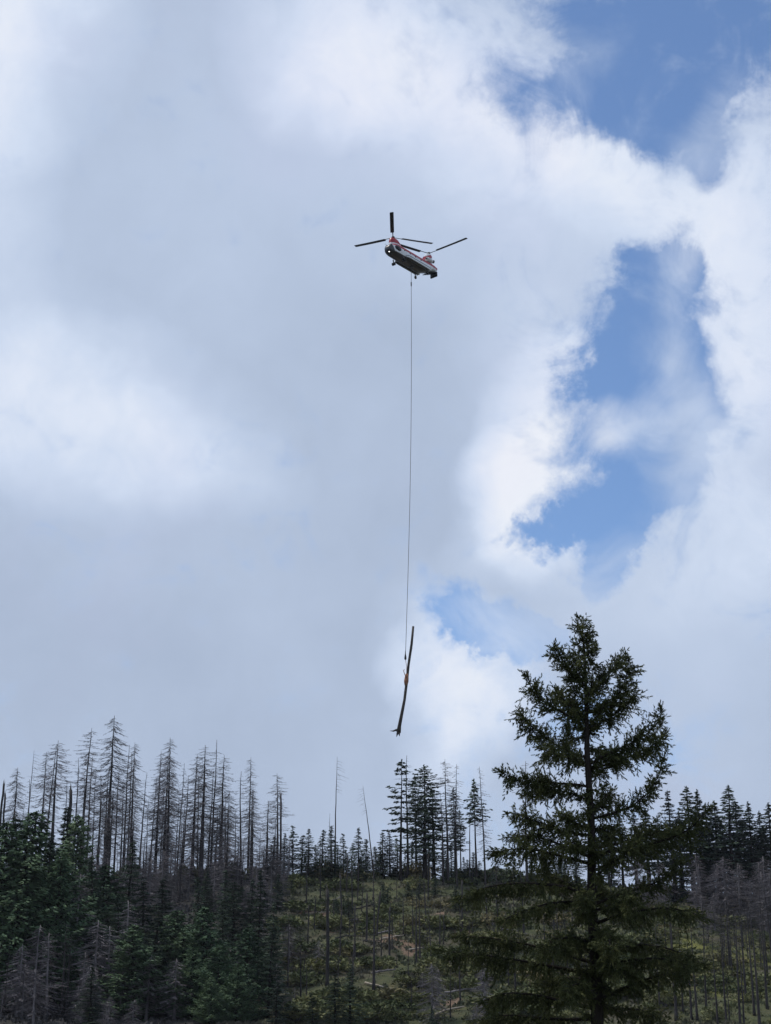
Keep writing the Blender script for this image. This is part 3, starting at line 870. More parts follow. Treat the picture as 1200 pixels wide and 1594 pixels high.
# ---- right slope: dead stems
GX = 'dead stems on the right slope'
LX = 'tall thin dead stem in the bare stand on the right slope'
right = [(1041, 1380, 1594, 'thick dark dead trunk nearest the right limbs of the near fir'), (1075, 1420, 1594, 'pair member, dark stem right of the thick dead trunk'), (1068, 1445, 1590, None), (1107, 1440, 1600, None), (1120, 1430, 1600, 'straight dark stem in front of the painted sunlit grass'),
         (1131, 1520, 1590, None), (1140, 1420, 1600, None), (1160, 1385, 1580, None), (1168, 1400, 1600, None), (1180, 1380, 1570, None), (1192, 1370, 1590, None), (1055, 1440, 1580, None), (1090, 1420, 1570, None), (1150, 1400, 1560, None), (1148, 1450, 1600, None), (1020, 1440, 1600, None)]
for px, pt, pb, lb in right:
    gx, gy = ground_hit(px, min(pb, 1592))
    if pb > 1594:
        gy -= 10
    tree('deadpole', px, pt, gy, lb or LX, GX)
for i in range(36):
    px = RNG.uniform(990, 1205)
    Y = RNG.uniform(265, 330)
    tree('deadpole', px, RNG.uniform(1380, 1480), Y, LX, GX)
for i in range(38):
    px = RNG.uniform(985, 1210)
    Y = RNG.uniform(312, 347)
    tree('deadgrey', px, RNG.uniform(1325, 1420), Y, 'leafless grey tree below the live stand on the right', 'leafless grey trees on the right slope', width=1.15)
for i in range(16):
    px = RNG.uniform(1085, 1205)
    tree('deadthin', px, RNG.uniform(1400, 1470), RNG.uniform(262, 300), 'thin leafless tree at the lower right edge of the slope', 'thin leafless trees at lower right')

# ---- shrubs
GB = 'green shrubs on the open hillside'
n = 0
tries = 0
for i in range(52):
    px = RNG.uniform(150, 1195)
    Y = RNG.uniform(346, 356)
    X = (px - 600) / FPX * 347
    b_ = place('bush', RNG.choice(['bush', 'bush', 'drybush']), X, Y, RNG.uniform(1.6, 3.6), 'low green shrub on the open hillside', 'bush', GB, width=RNG.uniform(0.9, 1.4))
    SEEN.append((b_, px, 1360))
for i in range(26):
    px = RNG.uniform(440, 1190)
    Y = RNG.uniform(347, 356)
    tree('youngfir', px, RNG.uniform(1312, 1352), Y, LC if px < 800 else LR, GC if px < 800 else GR, width=1.15)
while n < 242 and tries < 3000:
    tries += 1
    px = RNG.uniform(440, 1195)
    py = RNG.uniform(1372, 1590)
    if px > 980 and py < 1420:
        continue
    gx, gy = ground_hit(px, py)
    if gy > 356:
        continue
    k = 'bush' if RNG.random() < 0.72 else 'drybush'
    b_ = place('bush', k, gx, gy, RNG.uniform(0.9, 2.4), 'low green shrub on the open hillside' if k == 'bush' else 'low dry olive shrub on the open hillside', 'bush', GB if k == 'bush' else 'dry shrubs on the open hillside', width=RNG.uniform(1.1, 2.0))
    SEEN.append((b_, px, py))
    n += 1


NOUN = {'weathered fallen log lying among the shrubs of the open slope': 'weathered fallen log', LL: 'thin bare dead conifer', LC: 'small dark green conifer', LR: 'tall dark conifer', LS: 'dark green conifer', LD: 'twiggy grey dead conifer', LM: 'burnt stem', LX: 'tall thin dead stem',
        'thin bare stem between the live trees on the right skyline': 'thin bare stem', 'low grey dead conifer under the burnt stand on the left': 'low grey dead conifer', 'straight grey pole in the lower left corner stand': 'straight grey pole',
        'leafless grey twiggy tree at the foot of the open hillside': 'leafless twiggy tree', 'leafless grey tree below the live stand on the right': 'leafless grey tree', 'thin leafless tree at the lower right edge of the slope': 'thin leafless tree',
        'small young conifer on the open hillside': 'small young conifer', 'low green shrub on the open hillside': 'low green shrub', 'low dry olive shrub on the open hillside': 'low dry olive shrub'}
MARKS = [('the broken trunk at the left edge', 5, 1235), ('the three close dead spires', 82, 1180), ('the tallest bare conifer', 179, 1150), ('the dense dark bare conifer', 269, 1185), ('the slender highest spire', 335, 1190),
         ('the solitary fanned dead conifer', 435, 1240), ('the tall one-sided bare pole', 523, 1230), ('the leaning dead trunk', 570, 1290), ('the broadest skyline conifer', 660, 1245), ('the green crown on a bare stem', 739, 1250),
         ('the smooth cone shaped conifer', 1042, 1260), ('the highest right skyline conifer', 1130, 1255), ('the two pointed dark conifers', 243, 1395), ('the largest dark slope conifer', 405, 1400), ('the bright green bushy conifer', 325, 1445),
         ('the lone thin green conifer', 145, 1540), ('the pale flat-twigged dead conifer', 200, 1435), ('the pale pointed dead conifer', 372, 1520), ('the pale fallen logs', 500, 1420), ('the tallest black trunk', 582, 1440),
         ('the two parallel black stems', 650, 1430), ('the reddish soil patch', 610, 1465), ('the round olive crown', 614, 1535), ('the pointed conifer at the hill foot', 545, 1530), ('the bleached stub', 670, 1370),
         ('the near fir', 925, 1480), ('the painted sunlit grass', 1100, 1480), ('the thick trunk beside the fir', 1041, 1500), ('the tallest green slope conifer', 104, 1290)]
ORD = ['nearest', 'second', 'third', 'fourth', 'fifth', 'sixth', 'seventh']


def single_out():
    """give each repeated tree or shrub a label by the landmark it stands next to"""
    bins = {}
    for o, px, py in SEEN:
        noun = NOUN.get(o['label'])
        if not noun:
            continue
        nm, lx, ly = min(MARKS, key=lambda m: math.hypot(m[1] - px, (m[2] - py) * 1.3))
        ddx, ddy = px - lx, py - ly
        side = ('to the left of' if ddx < 0 else 'to the right of') if abs(ddx) >= abs(ddy) * 0.9 else ('above' if ddy < 0 else 'below')
        bins.setdefault((noun, side, nm), []).append((math.hypot(ddx, ddy), o))
    for (noun, side, nm), lst in bins.items():
        lst.sort(key=lambda t: t[0])
        for i, (_, o) in enumerate(lst):
            new = f'{noun} {side} {nm}' if len(lst) == 1 else f'{ORD[i]} {noun} {side} {nm}' if i < len(ORD) else ''
            if new and len(new.replace('-', ' ').split()) <= 16:
                o['label'] = new



def fallen_log(px, py, L, az, wood, label, r=0.16):
    gx, gy = ground_hit(px, py)
    rng = np.random.default_rng(int(px * 7 + py))
    t = np.linspace(-L / 2, L / 2, 7)
    x, y = gx + np.cos(az) * t, gy + np.sin(az) * t
    z = H(x, y) + r * 1.4 + np.linspace(0, 0.25, 7)
    c = np.array([gx, gy, float(H(gx, gy))])
    mb = MB()
    pts = np.stack([x, y, z], 1) - c + rng.normal(0, 0.04, (7, 3))
    mb.tube(pts, np.linspace(r, r * 0.55, 7), 7)
    st = pts[[2, 4, 5]]
    mb.spikes(st, st + rng.normal(0, 0.3, (3, 3)) + [0, 0, 0.5], 0.05)
    o = link('fallen_log', mb.mesh('fallen_log', [M[wood]]), loc=c)
    tag(o, label, 'log', 'fallen logs on the hillside')
    SEEN.append((o, px, py))


for i, (px, py, L, az, wd, lb) in enumerate([
        (500, 1415, 5.0, 0.15, 'pale', 'pale fallen log, topmost on the bare soil patch left of centre'), (494, 1424, 4.5, -0.1, 'pale', 'pale fallen log lying lowest on the bare soil patch'), (505, 1420, 3.5, 0.6, 'pale', 'short pale log crossing the others on the soil patch'),
        (610, 1462, 4.0, 0.2, 'pale', 'grey fallen log on the reddish soil in mid slope'), (640, 1455, 5, -0.3, 'greywood', 'dark fallen log right of the reddish soil'), (560, 1416, 5, 0.2, 'char', 'burnt fallen log in the middle of the green shrubs'),
        (700, 1575, 4.5, 0.4, 'pale', 'pale fallen log at the bottom edge left of the near fir'), (545, 1460, 5, 0.1, 'char', 'burnt log lying across the grass in mid slope')]):
    fallen_log(px, py, L, az, wd, lb)
for i in range(22):
    px, py = RNG.uniform(450, 900), RNG.uniform(1385, 1585)
    fallen_log(px, py, RNG.uniform(2.5, 6.5), RNG.uniform(-0.7, 0.7), RNG.choice(['pale', 'greywood', 'char', 'greywood']), 'weathered fallen log lying among the shrubs of the open slope', r=RNG.uniform(0.1, 0.2))


single_out()


def ground_cover():
    rng = np.random.default_rng(77)
    N = 62000
    X = rng.uniform(-90, 100, N)
    Y = rng.uniform(222, 360, N)
    keep = (X > -22) | (rng.random(N) < 0.75)
    X, Y = X[keep], Y[keep]
    # gathered in tufts
    k = np.sin(X * 0.9 + 2 * np.sin(Y * 0.31)) * np.sin(Y * 0.8 + 1.7 * np.sin(X * 0.37))
    keep = rng.random(len(X)) < np.clip(0.5 + 0.6 * k, 0.3, 1)
    X, Y, k = X[keep], Y[keep], k[keep]
    n = len(X)
    rep = 5
    X, Y = np.repeat(X, rep) + rng.normal(0, 0.25, n * rep), np.repeat(Y, rep) + rng.normal(0, 0.25, n * rep)
    s = np.repeat(np.clip(0.5 + 0.6 * k, 0.25, 1.15), rep) * rng.uniform(0.5, 1.2, n * rep)
    Z = H(X, Y) + s * 0.25
    c = np.stack([X, Y, Z], 1)
    d = np.stack([rng.normal(0, 0.6, n * rep), rng.normal(0, 0.6, n * rep), np.ones(n * rep)], 1)
    mb = MB()
    mb.leaves(c, d, rng.normal(0, 1, (n * rep, 3)), s * 0.85, s * 0.5)
    m = bpy.data.materials.new('low_plants')
    m.use_nodes = True
    t = NG(m.node_tree)
    b = m.node_tree.nodes['Principled BSDF']
    b.inputs['Roughness'].default_value = 0.9
    pos = t.n('ShaderNodeNewGeometry').outputs['Position']
    c1 = t.ramp(t.noise(pos, 1.2, 4, 0.6), [(0.3, (0.052, 0.062, 0.032)), (0.5, (0.095, 0.105, 0.052)), (0.7, (0.145, 0.14, 0.066))])
    c2 = t.ramp(t.noise(pos, 1.5, 4, 0.6), [(0.3, (0.075, 0.07, 0.045)), (0.7, (0.13, 0.115, 0.075))])
    col = t.mix(t.smooth(t.noise(pos, 0.12, 5, 0.6), 0.47, 0.6), c1, c2)
    sx = t.n('ShaderNodeSeparateXYZ')
    t.link(pos, sx.inputs[0])
    c3 = t.ramp(t.noise(pos, 1.1, 4, 0.6), [(0.3, (0.04, 0.037, 0.036)), (0.6, (0.085, 0.078, 0.076)), (0.75, (0.06, 0.07, 0.045))])
    c4 = t.ramp(t.noise(pos, 1.3, 4, 0.6), [(0.3, (0.08, 0.095, 0.035)), (0.7, (0.19, 0.19, 0.07))])  # yellow-green tufts of the right slope, sunlit brightness put into the colour
    col = t.mix(t.math('MULTIPLY', t.smooth(sx.outputs[0], 42, 52), t.smooth(t.noise(pos, 0.16, 5, 0.6), 0.42, 0.58)), col, c4)
    t.link(t.mix(t.smooth(sx.outputs[0], -30, -12, 1.0, 0.0), col, c3), b.inputs['Base Color'])
    o = link('ground_cover', mb.mesh('ground_cover', [m], smooth=False))
    tag(o, 'low grass and herbs covering the burnt hillside', None, None, 'stuff')


ground_cover()

# ------------------------------------------------------------------ near fir
def near_fir():
    Y0 = 41.0
    rng = np.random.default_rng(2024)
    top = P(907, 966, Y0)
    bx = P(928, 1560, Y0)[0]
    base = np.array([bx, Y0, 0.0])
    root = thing('fir_tree', 'large dark near fir with upswept limbs, lower right of the picture', 'tree', base)
    # trunk
    zs = np.linspace(-0.3, top[2], 26)
    q = np.clip(zs / top[2], 0, 1)
    xx = np.interp(zs, [0, P(928, 1560, Y0)[2], P(918, 1250, Y0)[2], P(912, 1100, Y0)[2], top[2]], [bx, bx, P(918, 1250, Y0)[0], P(912, 1100, Y0)[0], top[0]])
    tp = np.stack([xx + 0.02 * np.sin(zs * 1.7), Y0 + 0.03 * np.sin(zs * 1.1), zs], 1)
    rad = 0.185 * (1 - q) ** 0.85 + 0.012
    mb = MB()
    mb.tube(tp - base, rad, 12)
    # stubs and small dead twigs on the bare trunk
    k = 150
    zz = rng.uniform(3.0, top[2] - 2.0, k)
    a = np.stack([np.interp(zz, tp[:, 2], tp[:, 0]), np.interp(zz, tp[:, 2], tp[:, 1]), zz], 1)
    az = rng.uniform(0, 6.28, k)
    dv = np.stack([np.cos(az), np.sin(az), rng.normal(0.0, 0.35, k)], 1)
    mb.spikes(a - base, a - base + dv * rng.uniform(0.2, 0.8, k)[:, None], 0.010)
    link('trunk', mb.mesh('fir_trunk', [M['bark']]), root)

    def trunk_at(z):
        return np.array([np.interp(z, tp[:, 2], tp[:, 0]), np.interp(z, tp[:, 2], tp[:, 1]), z])

    def needles(m, a, d, L, dens):
        """bottle-brush twiglets: a start, d direction, L length"""
        K = 9
        N = len(a)
        if N == 0:
            return
        d = d / np.linalg.norm(d, axis=1)[:, None]
        u = np.linspace(0.08, 1.0, K)[None, :, None]
        r = np.where(np.abs(d[:, 2:3]) < 0.9, np.array([[0, 0, 1.0]]), np.array([[1.0, 0, 0]]))
        s = np.cross(d, r)
        s /= np.linalg.norm(s, axis=1)[:, None]
        t = np.cross(d, s)
        ang = rng.uniform(0, 6.28, (N, K, 1))
        radl = np.cos(ang) * s[:, None, :] + np.sin(ang) * t[:, None, :]
        pos = a[:, None, :] + d[:, None, :] * L[:, None, None] * u
        tipd = d[:, None, :] * 0.9 + radl * rng.uniform(0.35, 0.8, (N, K, 1))
        nl = rng.uniform(0.035, 0.065, (N, K, 1))
        side = np.cross(np.broadcast_to(d[:, None, :], radl.shape), radl) * rng.uniform(0.008, 0.0145, (N, K, 1))
        tip = pos + tipd * nl
        m.tris(pos.reshape(-1, 3), side.reshape(-1, 3), tip.reshape(-1, 3), 0)

    def limb(path, r0, tuft, step=0.0155, hang=0.3, start=0.12, fill=1.0):
        tuft = tuft * 0.98
        path = np.asarray(path, float)
        # smooth path
        t = np.linspace(0, 1, len(path))
        tt = np.linspace(0, 1, 14)
        if len(path) >= 3:
            deg = min(3, len(path) - 1)
            pts = np.stack([np.polyval(np.polyfit(t, path[:, j], deg), tt) for j in range(3)], 1)
            pts[0] = path[0]
        else:
            pts = np.stack([np.interp(tt, t, path[:, j]) for j in range(3)], 1)
        seg = np.linalg.norm(np.diff(pts, axis=0), axis=1)
        Ln = seg.sum()
        wob = np.cumsum(rng.normal(0, 0.012, (14, 3)), 0)
        pts = pts + wob * tt[:, None]
        s = np.concatenate([[0], np.cumsum(seg)]) / Ln
        lb = MB()
        lb.tube(pts - base, np.linspace(r0, 0.008, 14) * (1 - 0.2 * tt), 6)
        fb = MB()
        n = int(Ln * (1 - start) / step * fill)
        u = np.sort(rng.uniform(start, 1.0, n))
        o = np.stack([np.interp(u, s, pts[:, j]) for j in range(3)], 1)
        T = np.gradient(pts, axis=0)
        T = np.stack([np.interp(u, s, T[:, j]) for j in range(3)], 1)
        T /= np.linalg.norm(T, axis=1)[:, None]
        sd = np.cross(T, [0, 0, 1.0])
        sd /= np.linalg.norm(sd, axis=1)[:, None] + 1e-9
        up = np.cross(sd, T)
        ang = rng.normal(0, 1.25, n) + np.where(rng.random(n) < 0.5, 0, math.pi)     # mostly sideways
        rv = np.cos(ang)[:, None] * sd + np.sin(ang)[:, None] * up
        prof = np.clip((u - start) / 0.22, 0.25, 1) * np.clip((1.1 - u) / 0.22, 0.6, 1)
        ph = rng.uniform(0, 6.28, 3)
        clump = 0.86 + 0.34 * np.sin(u * Ln * 9 + ph[0]) * np.sin(u * Ln * 4.1 + ph[1]) + 0.2 * np.sin(u * Ln * 17 + ph[2])
        tl = tuft * prof * clump * rng.uniform(0.4, 1.25, n)
        d = T * rng.uniform(0.2, 0.8, n)[:, None] + rv * 0.8 + np.array([0, 0, -1.0]) * hang * rng.uniform(0.2, 1.2, n)[:, None]
        pend = (rng.random(n) < 0.32 * min(1.0, hang)) & (u > 0.25)          # pendent tassels
        d[pend] = np.array([0, 0, -1.0]) + rng.normal(0, 0.22, (pend.sum(), 3)) + T[pend] * 0.25
        tl = np.where(pend, tl * 1.05, tl)
        # last tufts point along the limb
        d[u > 0.95] = T[u > 0.95] + rng.normal(0, 0.35, ((u > 0.95).sum(), 3))
        d /= np.linalg.norm(d, axis=1)[:, None]
        fb.spikes(o - base, o + d * tl[:, None] - base, 0.006, 1)
        # twiglets along every twig
        per = np.maximum(2, (tl / 0.045).astype(int))
        idx = np.repeat(np.arange(n), per)
        f = np.concatenate([(np.arange(p) + rng.uniform(0.2, 0.9, p)) / p for p in per])
        a = o[idx] + d[idx] * (tl[idx] * f)[:, None]
        dd = d[idx] * 0.75 + rng.normal(0, 0.5, (len(idx), 3)) + np.array([0, 0, -0.25 * hang])
        dd[f > 0.85] = d[idx][f > 0.85] + rng.normal(0, 0.2, ((f > 0.85).sum(), 3))
        LL_ = rng.uniform(0.05, 0.115, len(idx)) * (1.15 - 0.4 * f)
        needles(fb, a - base, dd, LL_, 1)
        lo = link('limb', lb.mesh('fir_limb', [M['bark']]), root)
        fo = link('needles', fb.mesh('fir_needles', [M['firneedle'], M['bark']], smooth=False), lo)
        fo['kind'] = 'stuff'

    def px_limb(points, depth, tuft, hang, r0, start=0.18, fill=1.0):
        k = len(points)
        pth = []
        z0 = P(*points[0], Y0)[2]
        a0 = trunk_at(min(z0, top[2] - 0.1))
        pth.append(a0)
        for i in range(1, k):
            q0 = np.array(points[0], float)
            qi = q0 + (np.array(points[i], float) - q0) * 0.95
            pth.append(P(qi[0], qi[1], Y0 + depth * i / (k - 1)))
        limb(pth, r0, tuft, hang=hang, start=start, fill=fill)

    U = [  # upper limbs, upswept: points, depth, tuft, hang, radius
        ([(910, 1075), (885, 1045), (868, 1025), (861, 1003)], -0.5, 0.34, 0.1, 0.022), ([(910, 1085), (940, 1060), (960, 1030), (968, 1015)], 0.4, 0.30, 0.1, 0.022),
        ([(911, 1110), (950, 1095), (975, 1060), (984, 1018)], -0.5, 0.42, 0.25, 0.03), ([(911, 1135), (950, 1115), (975, 1090), (986, 1065)], 0.6, 0.40, 0.3, 0.028),
        ([(912, 1140), (870, 1105), (835, 1085), (814, 1050)], -0.6, 0.42, 0.25, 0.034), ([(912, 1130), (880, 1095), (860, 1080)], 0.8, 0.38, 0.2, 0.028),
        ([(913, 1180), (865, 1160), (825, 1130), (800, 1101)], 0.4, 0.42, 0.3, 0.036), ([(914, 1190), (875, 1178), (845, 1170)], -0.9, 0.42, 0.35, 0.03),
        ([(914, 1192), (965, 1165), (1010, 1140), (1034, 1099)], -0.6, 0.42, 0.3, 0.038), ([(914, 1200), (970, 1182), (1015, 1165), (1044, 1145)], 0.7, 0.42, 0.35, 0.036),
        ([(914, 1165), (945, 1170), (965, 1180)], 1.1, 0.30, 0.35, 0.022),
        ([(915, 1225), (870, 1218), (820, 1212), (774, 1198)], -0.7, 0.40, 0.4, 0.04), ([(916, 1250), (880, 1232), (840, 1230), (812, 1240)], 0.9, 0.40, 0.4, 0.034),
        ([(916, 1275), (965, 1262), (1010, 1235), (1036, 1178)], -0.5, 0.40, 0.3, 0.04), ([(916, 1265), (940, 1245), (955, 1232)], 1.0, 0.34, 0.3, 0.026),
        ([(918, 1300), (870, 1290), (825, 1270), (784, 1256)], 0.5, 0.40, 0.4, 0.04), ([(918, 1290), (895, 1280), (870, 1262)], -1.1, 0.38, 0.3, 0.03)]
    Lw = [  # lower limbs, heavy and drooping
        ([(919, 1345), (870, 1330), (815, 1318), (765, 1322)], -0.8, 0.52, 0.7, 0.05), ([(919, 1335), (860, 1310), (820, 1300), (785, 1305)], 0.9, 0.48, 0.6, 0.046),
        ([(919, 1335), (985, 1318), (1055, 1300), (1106, 1258)], -0.5, 0.52, 0.55, 0.052), ([(919, 1320), (970, 1310), (1020, 1295), (1060, 1292)], 1.0, 0.48, 0.6, 0.044), ([(920, 1355), (960, 1340), (1000, 1312)], -1.2, 0.46, 0.5, 0.04),
        ([(922, 1395), (860, 1378), (780, 1378), (704, 1402)], -0.6, 0.46, 1.0, 0.055), ([(922, 1410), (870, 1405), (820, 1420), (775, 1440)], -1.4, 0.46, 0.9, 0.046), ([(922, 1390), (870, 1370), (830, 1355)], 1.4, 0.46, 0.7, 0.04),
        ([(923, 1410), (975, 1390), (1030, 1372), (1064, 1346)], 0.5, 0.44, 0.5, 0.046), ([(924, 1440), (985, 1418), (1050, 1410), (1098, 1422)], -0.7, 0.48, 0.8, 0.05), ([(924, 1420), (960, 1405), (990, 1400)], -1.5, 0.5, 0.8, 0.04),
        ([(926, 1500), (860, 1480), (780, 1462), (702, 1456)], 0.6, 0.46, 0.9, 0.056), ([(926, 1515), (860, 1505), (770, 1488), (676, 1478)], -0.8, 0.48, 0.9, 0.058), ([(926, 1470), (880, 1460), (840, 1475)], -1.7, 0.5, 0.8, 0.045),
        ([(926, 1495), (985, 1470), (1050, 1478), (1100, 1503)], 0.7, 0.46, 0.8, 0.05), ([(926, 1510), (970, 1495), (1040, 1490), (1075, 1510)], -1.0, 0.48, 0.9, 0.05), ([(925, 1460), (940, 1450), (950, 1480)], -1.9, 0.55, 0.8, 0.045),
        ([(928, 1570), (860, 1555), (800, 1545), (742, 1560)], -0.6, 0.48, 0.9, 0.058), ([(928, 1585), (850, 1585), (790, 1580), (735, 1590)], 0.9, 0.48, 0.8, 0.056), ([(928, 1560), (985, 1530), (1040, 1510), (1085, 1500)], -0.4, 0.48, 0.7, 0.052),
        ([(928, 1575), (980, 1570), (1020, 1580)], 1.2, 0.46, 0.8, 0.046), ([(928, 1540), (900, 1530), (880, 1545)], -1.9, 0.5, 0.9, 0.045), ([(928, 1530), (880, 1520), (840, 1530)], 1.6, 0.5, 0.8, 0.045),
        ([(929, 1620), (850, 1612), (770, 1605), (720, 1625)], -0.6, 0.5, 0.9, 0.058), ([(929, 1625), (1000, 1610), (1060, 1600), (1090, 1625)], 0.4, 0.5, 0.9, 0.056)]
    for pts, dep, tf, hg, r in U:
        px_limb(pts, dep, tf, hg, r, start=0.04, fill=1.45)
    for pts, dep, tf, hg, r in Lw:
        px_limb(pts, dep * 1.2, tf, hg, r, start=0.16, fill=1.15)
    # dense spire
    zt = top[2]
    for i in range(46):
        f = (i + rng.uniform(0, 1)) / 46
        z = zt - 0.1 - 2.7 * f
        L = 0.14 + 0.62 * f ** 0.8 * rng.uniform(0.55, 1.1)
        az = i * 2.4 + rng.normal(0, 0.3)
        a0 = trunk_at(z)
        h = np.array([math.cos(az), math.sin(az), 0])
        limb([a0, a0 + h * L * 0.6 + [0, 0, L * 0.25], a0 + h * L + [0, 0, L * 0.75]], 0.012, 0.21, step=0.022, hang=0.05, start=0.08)
    limb([trunk_at(zt - 0.6), trunk_at(zt - 0.3), top + np.array([0, 0, 0.12])], 0.012, 0.16, step=0.022, hang=0.0, start=0.02)
    # inner short limbs towards and away from the camera
    for i in range(58):
        # short tufted shoots that hide most of the trunk
        z = rng.uniform(P(928, 1620, Y0)[2], zt - 2.4)
        if 1.0 < (z - P(918, 1330, Y0)[2]) and rng.random() < 0.55:
            continue
        az = rng.uniform(0, 6.28)
        L = rng.uniform(0.25, 0.7)
        a0 = trunk_at(z)
        h = np.array([math.cos(az), math.sin(az), 0])
        limb([a0, a0 + h * L * 0.5, a0 + h * L + [0, 0, rng.uniform(-0.35, 0.2) * L]], 0.012, 0.24, hang=0.5, start=0.1)
    for i in range(13):
        z = rng.uniform(P(928, 1610, Y0)[2], P(918, 1270, Y0)[2] if i % 4 else zt - 2.2)
        q = (zt - z) / zt
        side = -1 if i % 2 else 1
        az = side * math.pi / 2 + rng.normal(0, 0.55)
        L = (0.5 + 2.5 * q) * rng.uniform(0.5, 1.0)
        a0 = trunk_at(z)
        h = np.array([math.cos(az), math.sin(az), 0])
        limb([a0, a0 + h * L * 0.5 + [0, 0, 0.05 * L], a0 + h * L + [0, 0, (0.25 - 0.5 * q) * L]], 0.02 + 0.02 * q, 0.36 + 0.1 * q, hang=0.25 + 0.9 * q, start=0.12)
    return root


near_fir()

# ------------------------------------------------------------------ helicopter
def paint(name, fn, rough=0.35):
    m = bpy.data.materials.new(name)
    m.use_nodes = True
    t = NG(m.node_tree)
    b = m.node_tree.nodes['Principled BSDF']
    b.inputs['Roughness'].default_value = rough
    co = t.n('ShaderNodeTexCoord').outputs['Object']
    sp = t.n('ShaderNodeSeparateXYZ')
    t.link(co, sp.inputs[0])
    dirt = t.noise(co, 1.4, 6, 0.65)
    t.put(b.inputs['Base Color'], fn(t, sp.outputs, dirt))
    return m


WHITE, RED, DARK = (0.80, 0.81, 0.82), (0.42, 0.02, 0.035), (0.035, 0.035, 0.04)


def band(t, v, lo, hi, e=0.02):
    return t.math('MULTIPLY', t.smooth(v, lo - e, lo + e), t.smooth(v, hi - e, hi + e, 1.0, 0.0))


def f_body(t, s, dirt):
    c = t.mix(t.smooth(dirt, 0.45, 0.8), WHITE, (0.42, 0.42, 0.42))
    z2 = t.math('MULTIPLY_ADD', s[0], 0.0, s[2])
    c = t.mix(band(t, z2, 1.80, 2.45), c, RED)
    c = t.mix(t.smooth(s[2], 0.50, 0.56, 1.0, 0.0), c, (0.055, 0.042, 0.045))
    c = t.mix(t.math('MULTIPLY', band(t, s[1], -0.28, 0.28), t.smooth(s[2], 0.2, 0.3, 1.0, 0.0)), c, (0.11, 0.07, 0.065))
    nose = t.smooth(t.math('MULTIPLY_ADD', s[2], 0.45, t.math('MULTIPLY', s[0], -1.0)), -5.75, -5.65, 1.0, 0.0)
    nose = t.math('MULTIPLY', nose, t.smooth(s[2], 1.75, 1.8, 1.0, 0.0))
    c = t.mix(nose, c, (0.05, 0.05, 0.055))
    return c


def f_front(t, s, dirt):
    c = t.mix(t.smooth(dirt, 0.4, 0.8), RED, (0.2, 0.014, 0.022))
    return t.mix(t.smooth(s[2], 2.72, 2.78, 1.0, 0.0), c, WHITE)


def f_rear(t, s, dirt):
    c = t.mix(t.smooth(dirt, 0.45, 0.8), WHITE, (0.42, 0.42, 0.42))
    diag = t.math('MULTIPLY_ADD', s[0], 0.55, s[2])
    c = t.mix(band(t, diag, 0.6, 1.35), c, RED)
    c = t.mix(t.smooth(s[0], -4.9, -4.8), c, RED)
    return c


def f_pod(t, s, dirt):
    c = t.mix(t.smooth(dirt, 0.45, 0.8), WHITE, (0.45, 0.45, 0.45))
    c = t.mix(band(t, s[2], 0.62, 0.86), c, (0.22, 0.26, 0.28))
    return t.mix(t.smooth(s[2], 0.30, 0.34, 1.0, 0.0), c, (0.06, 0.05, 0.05))


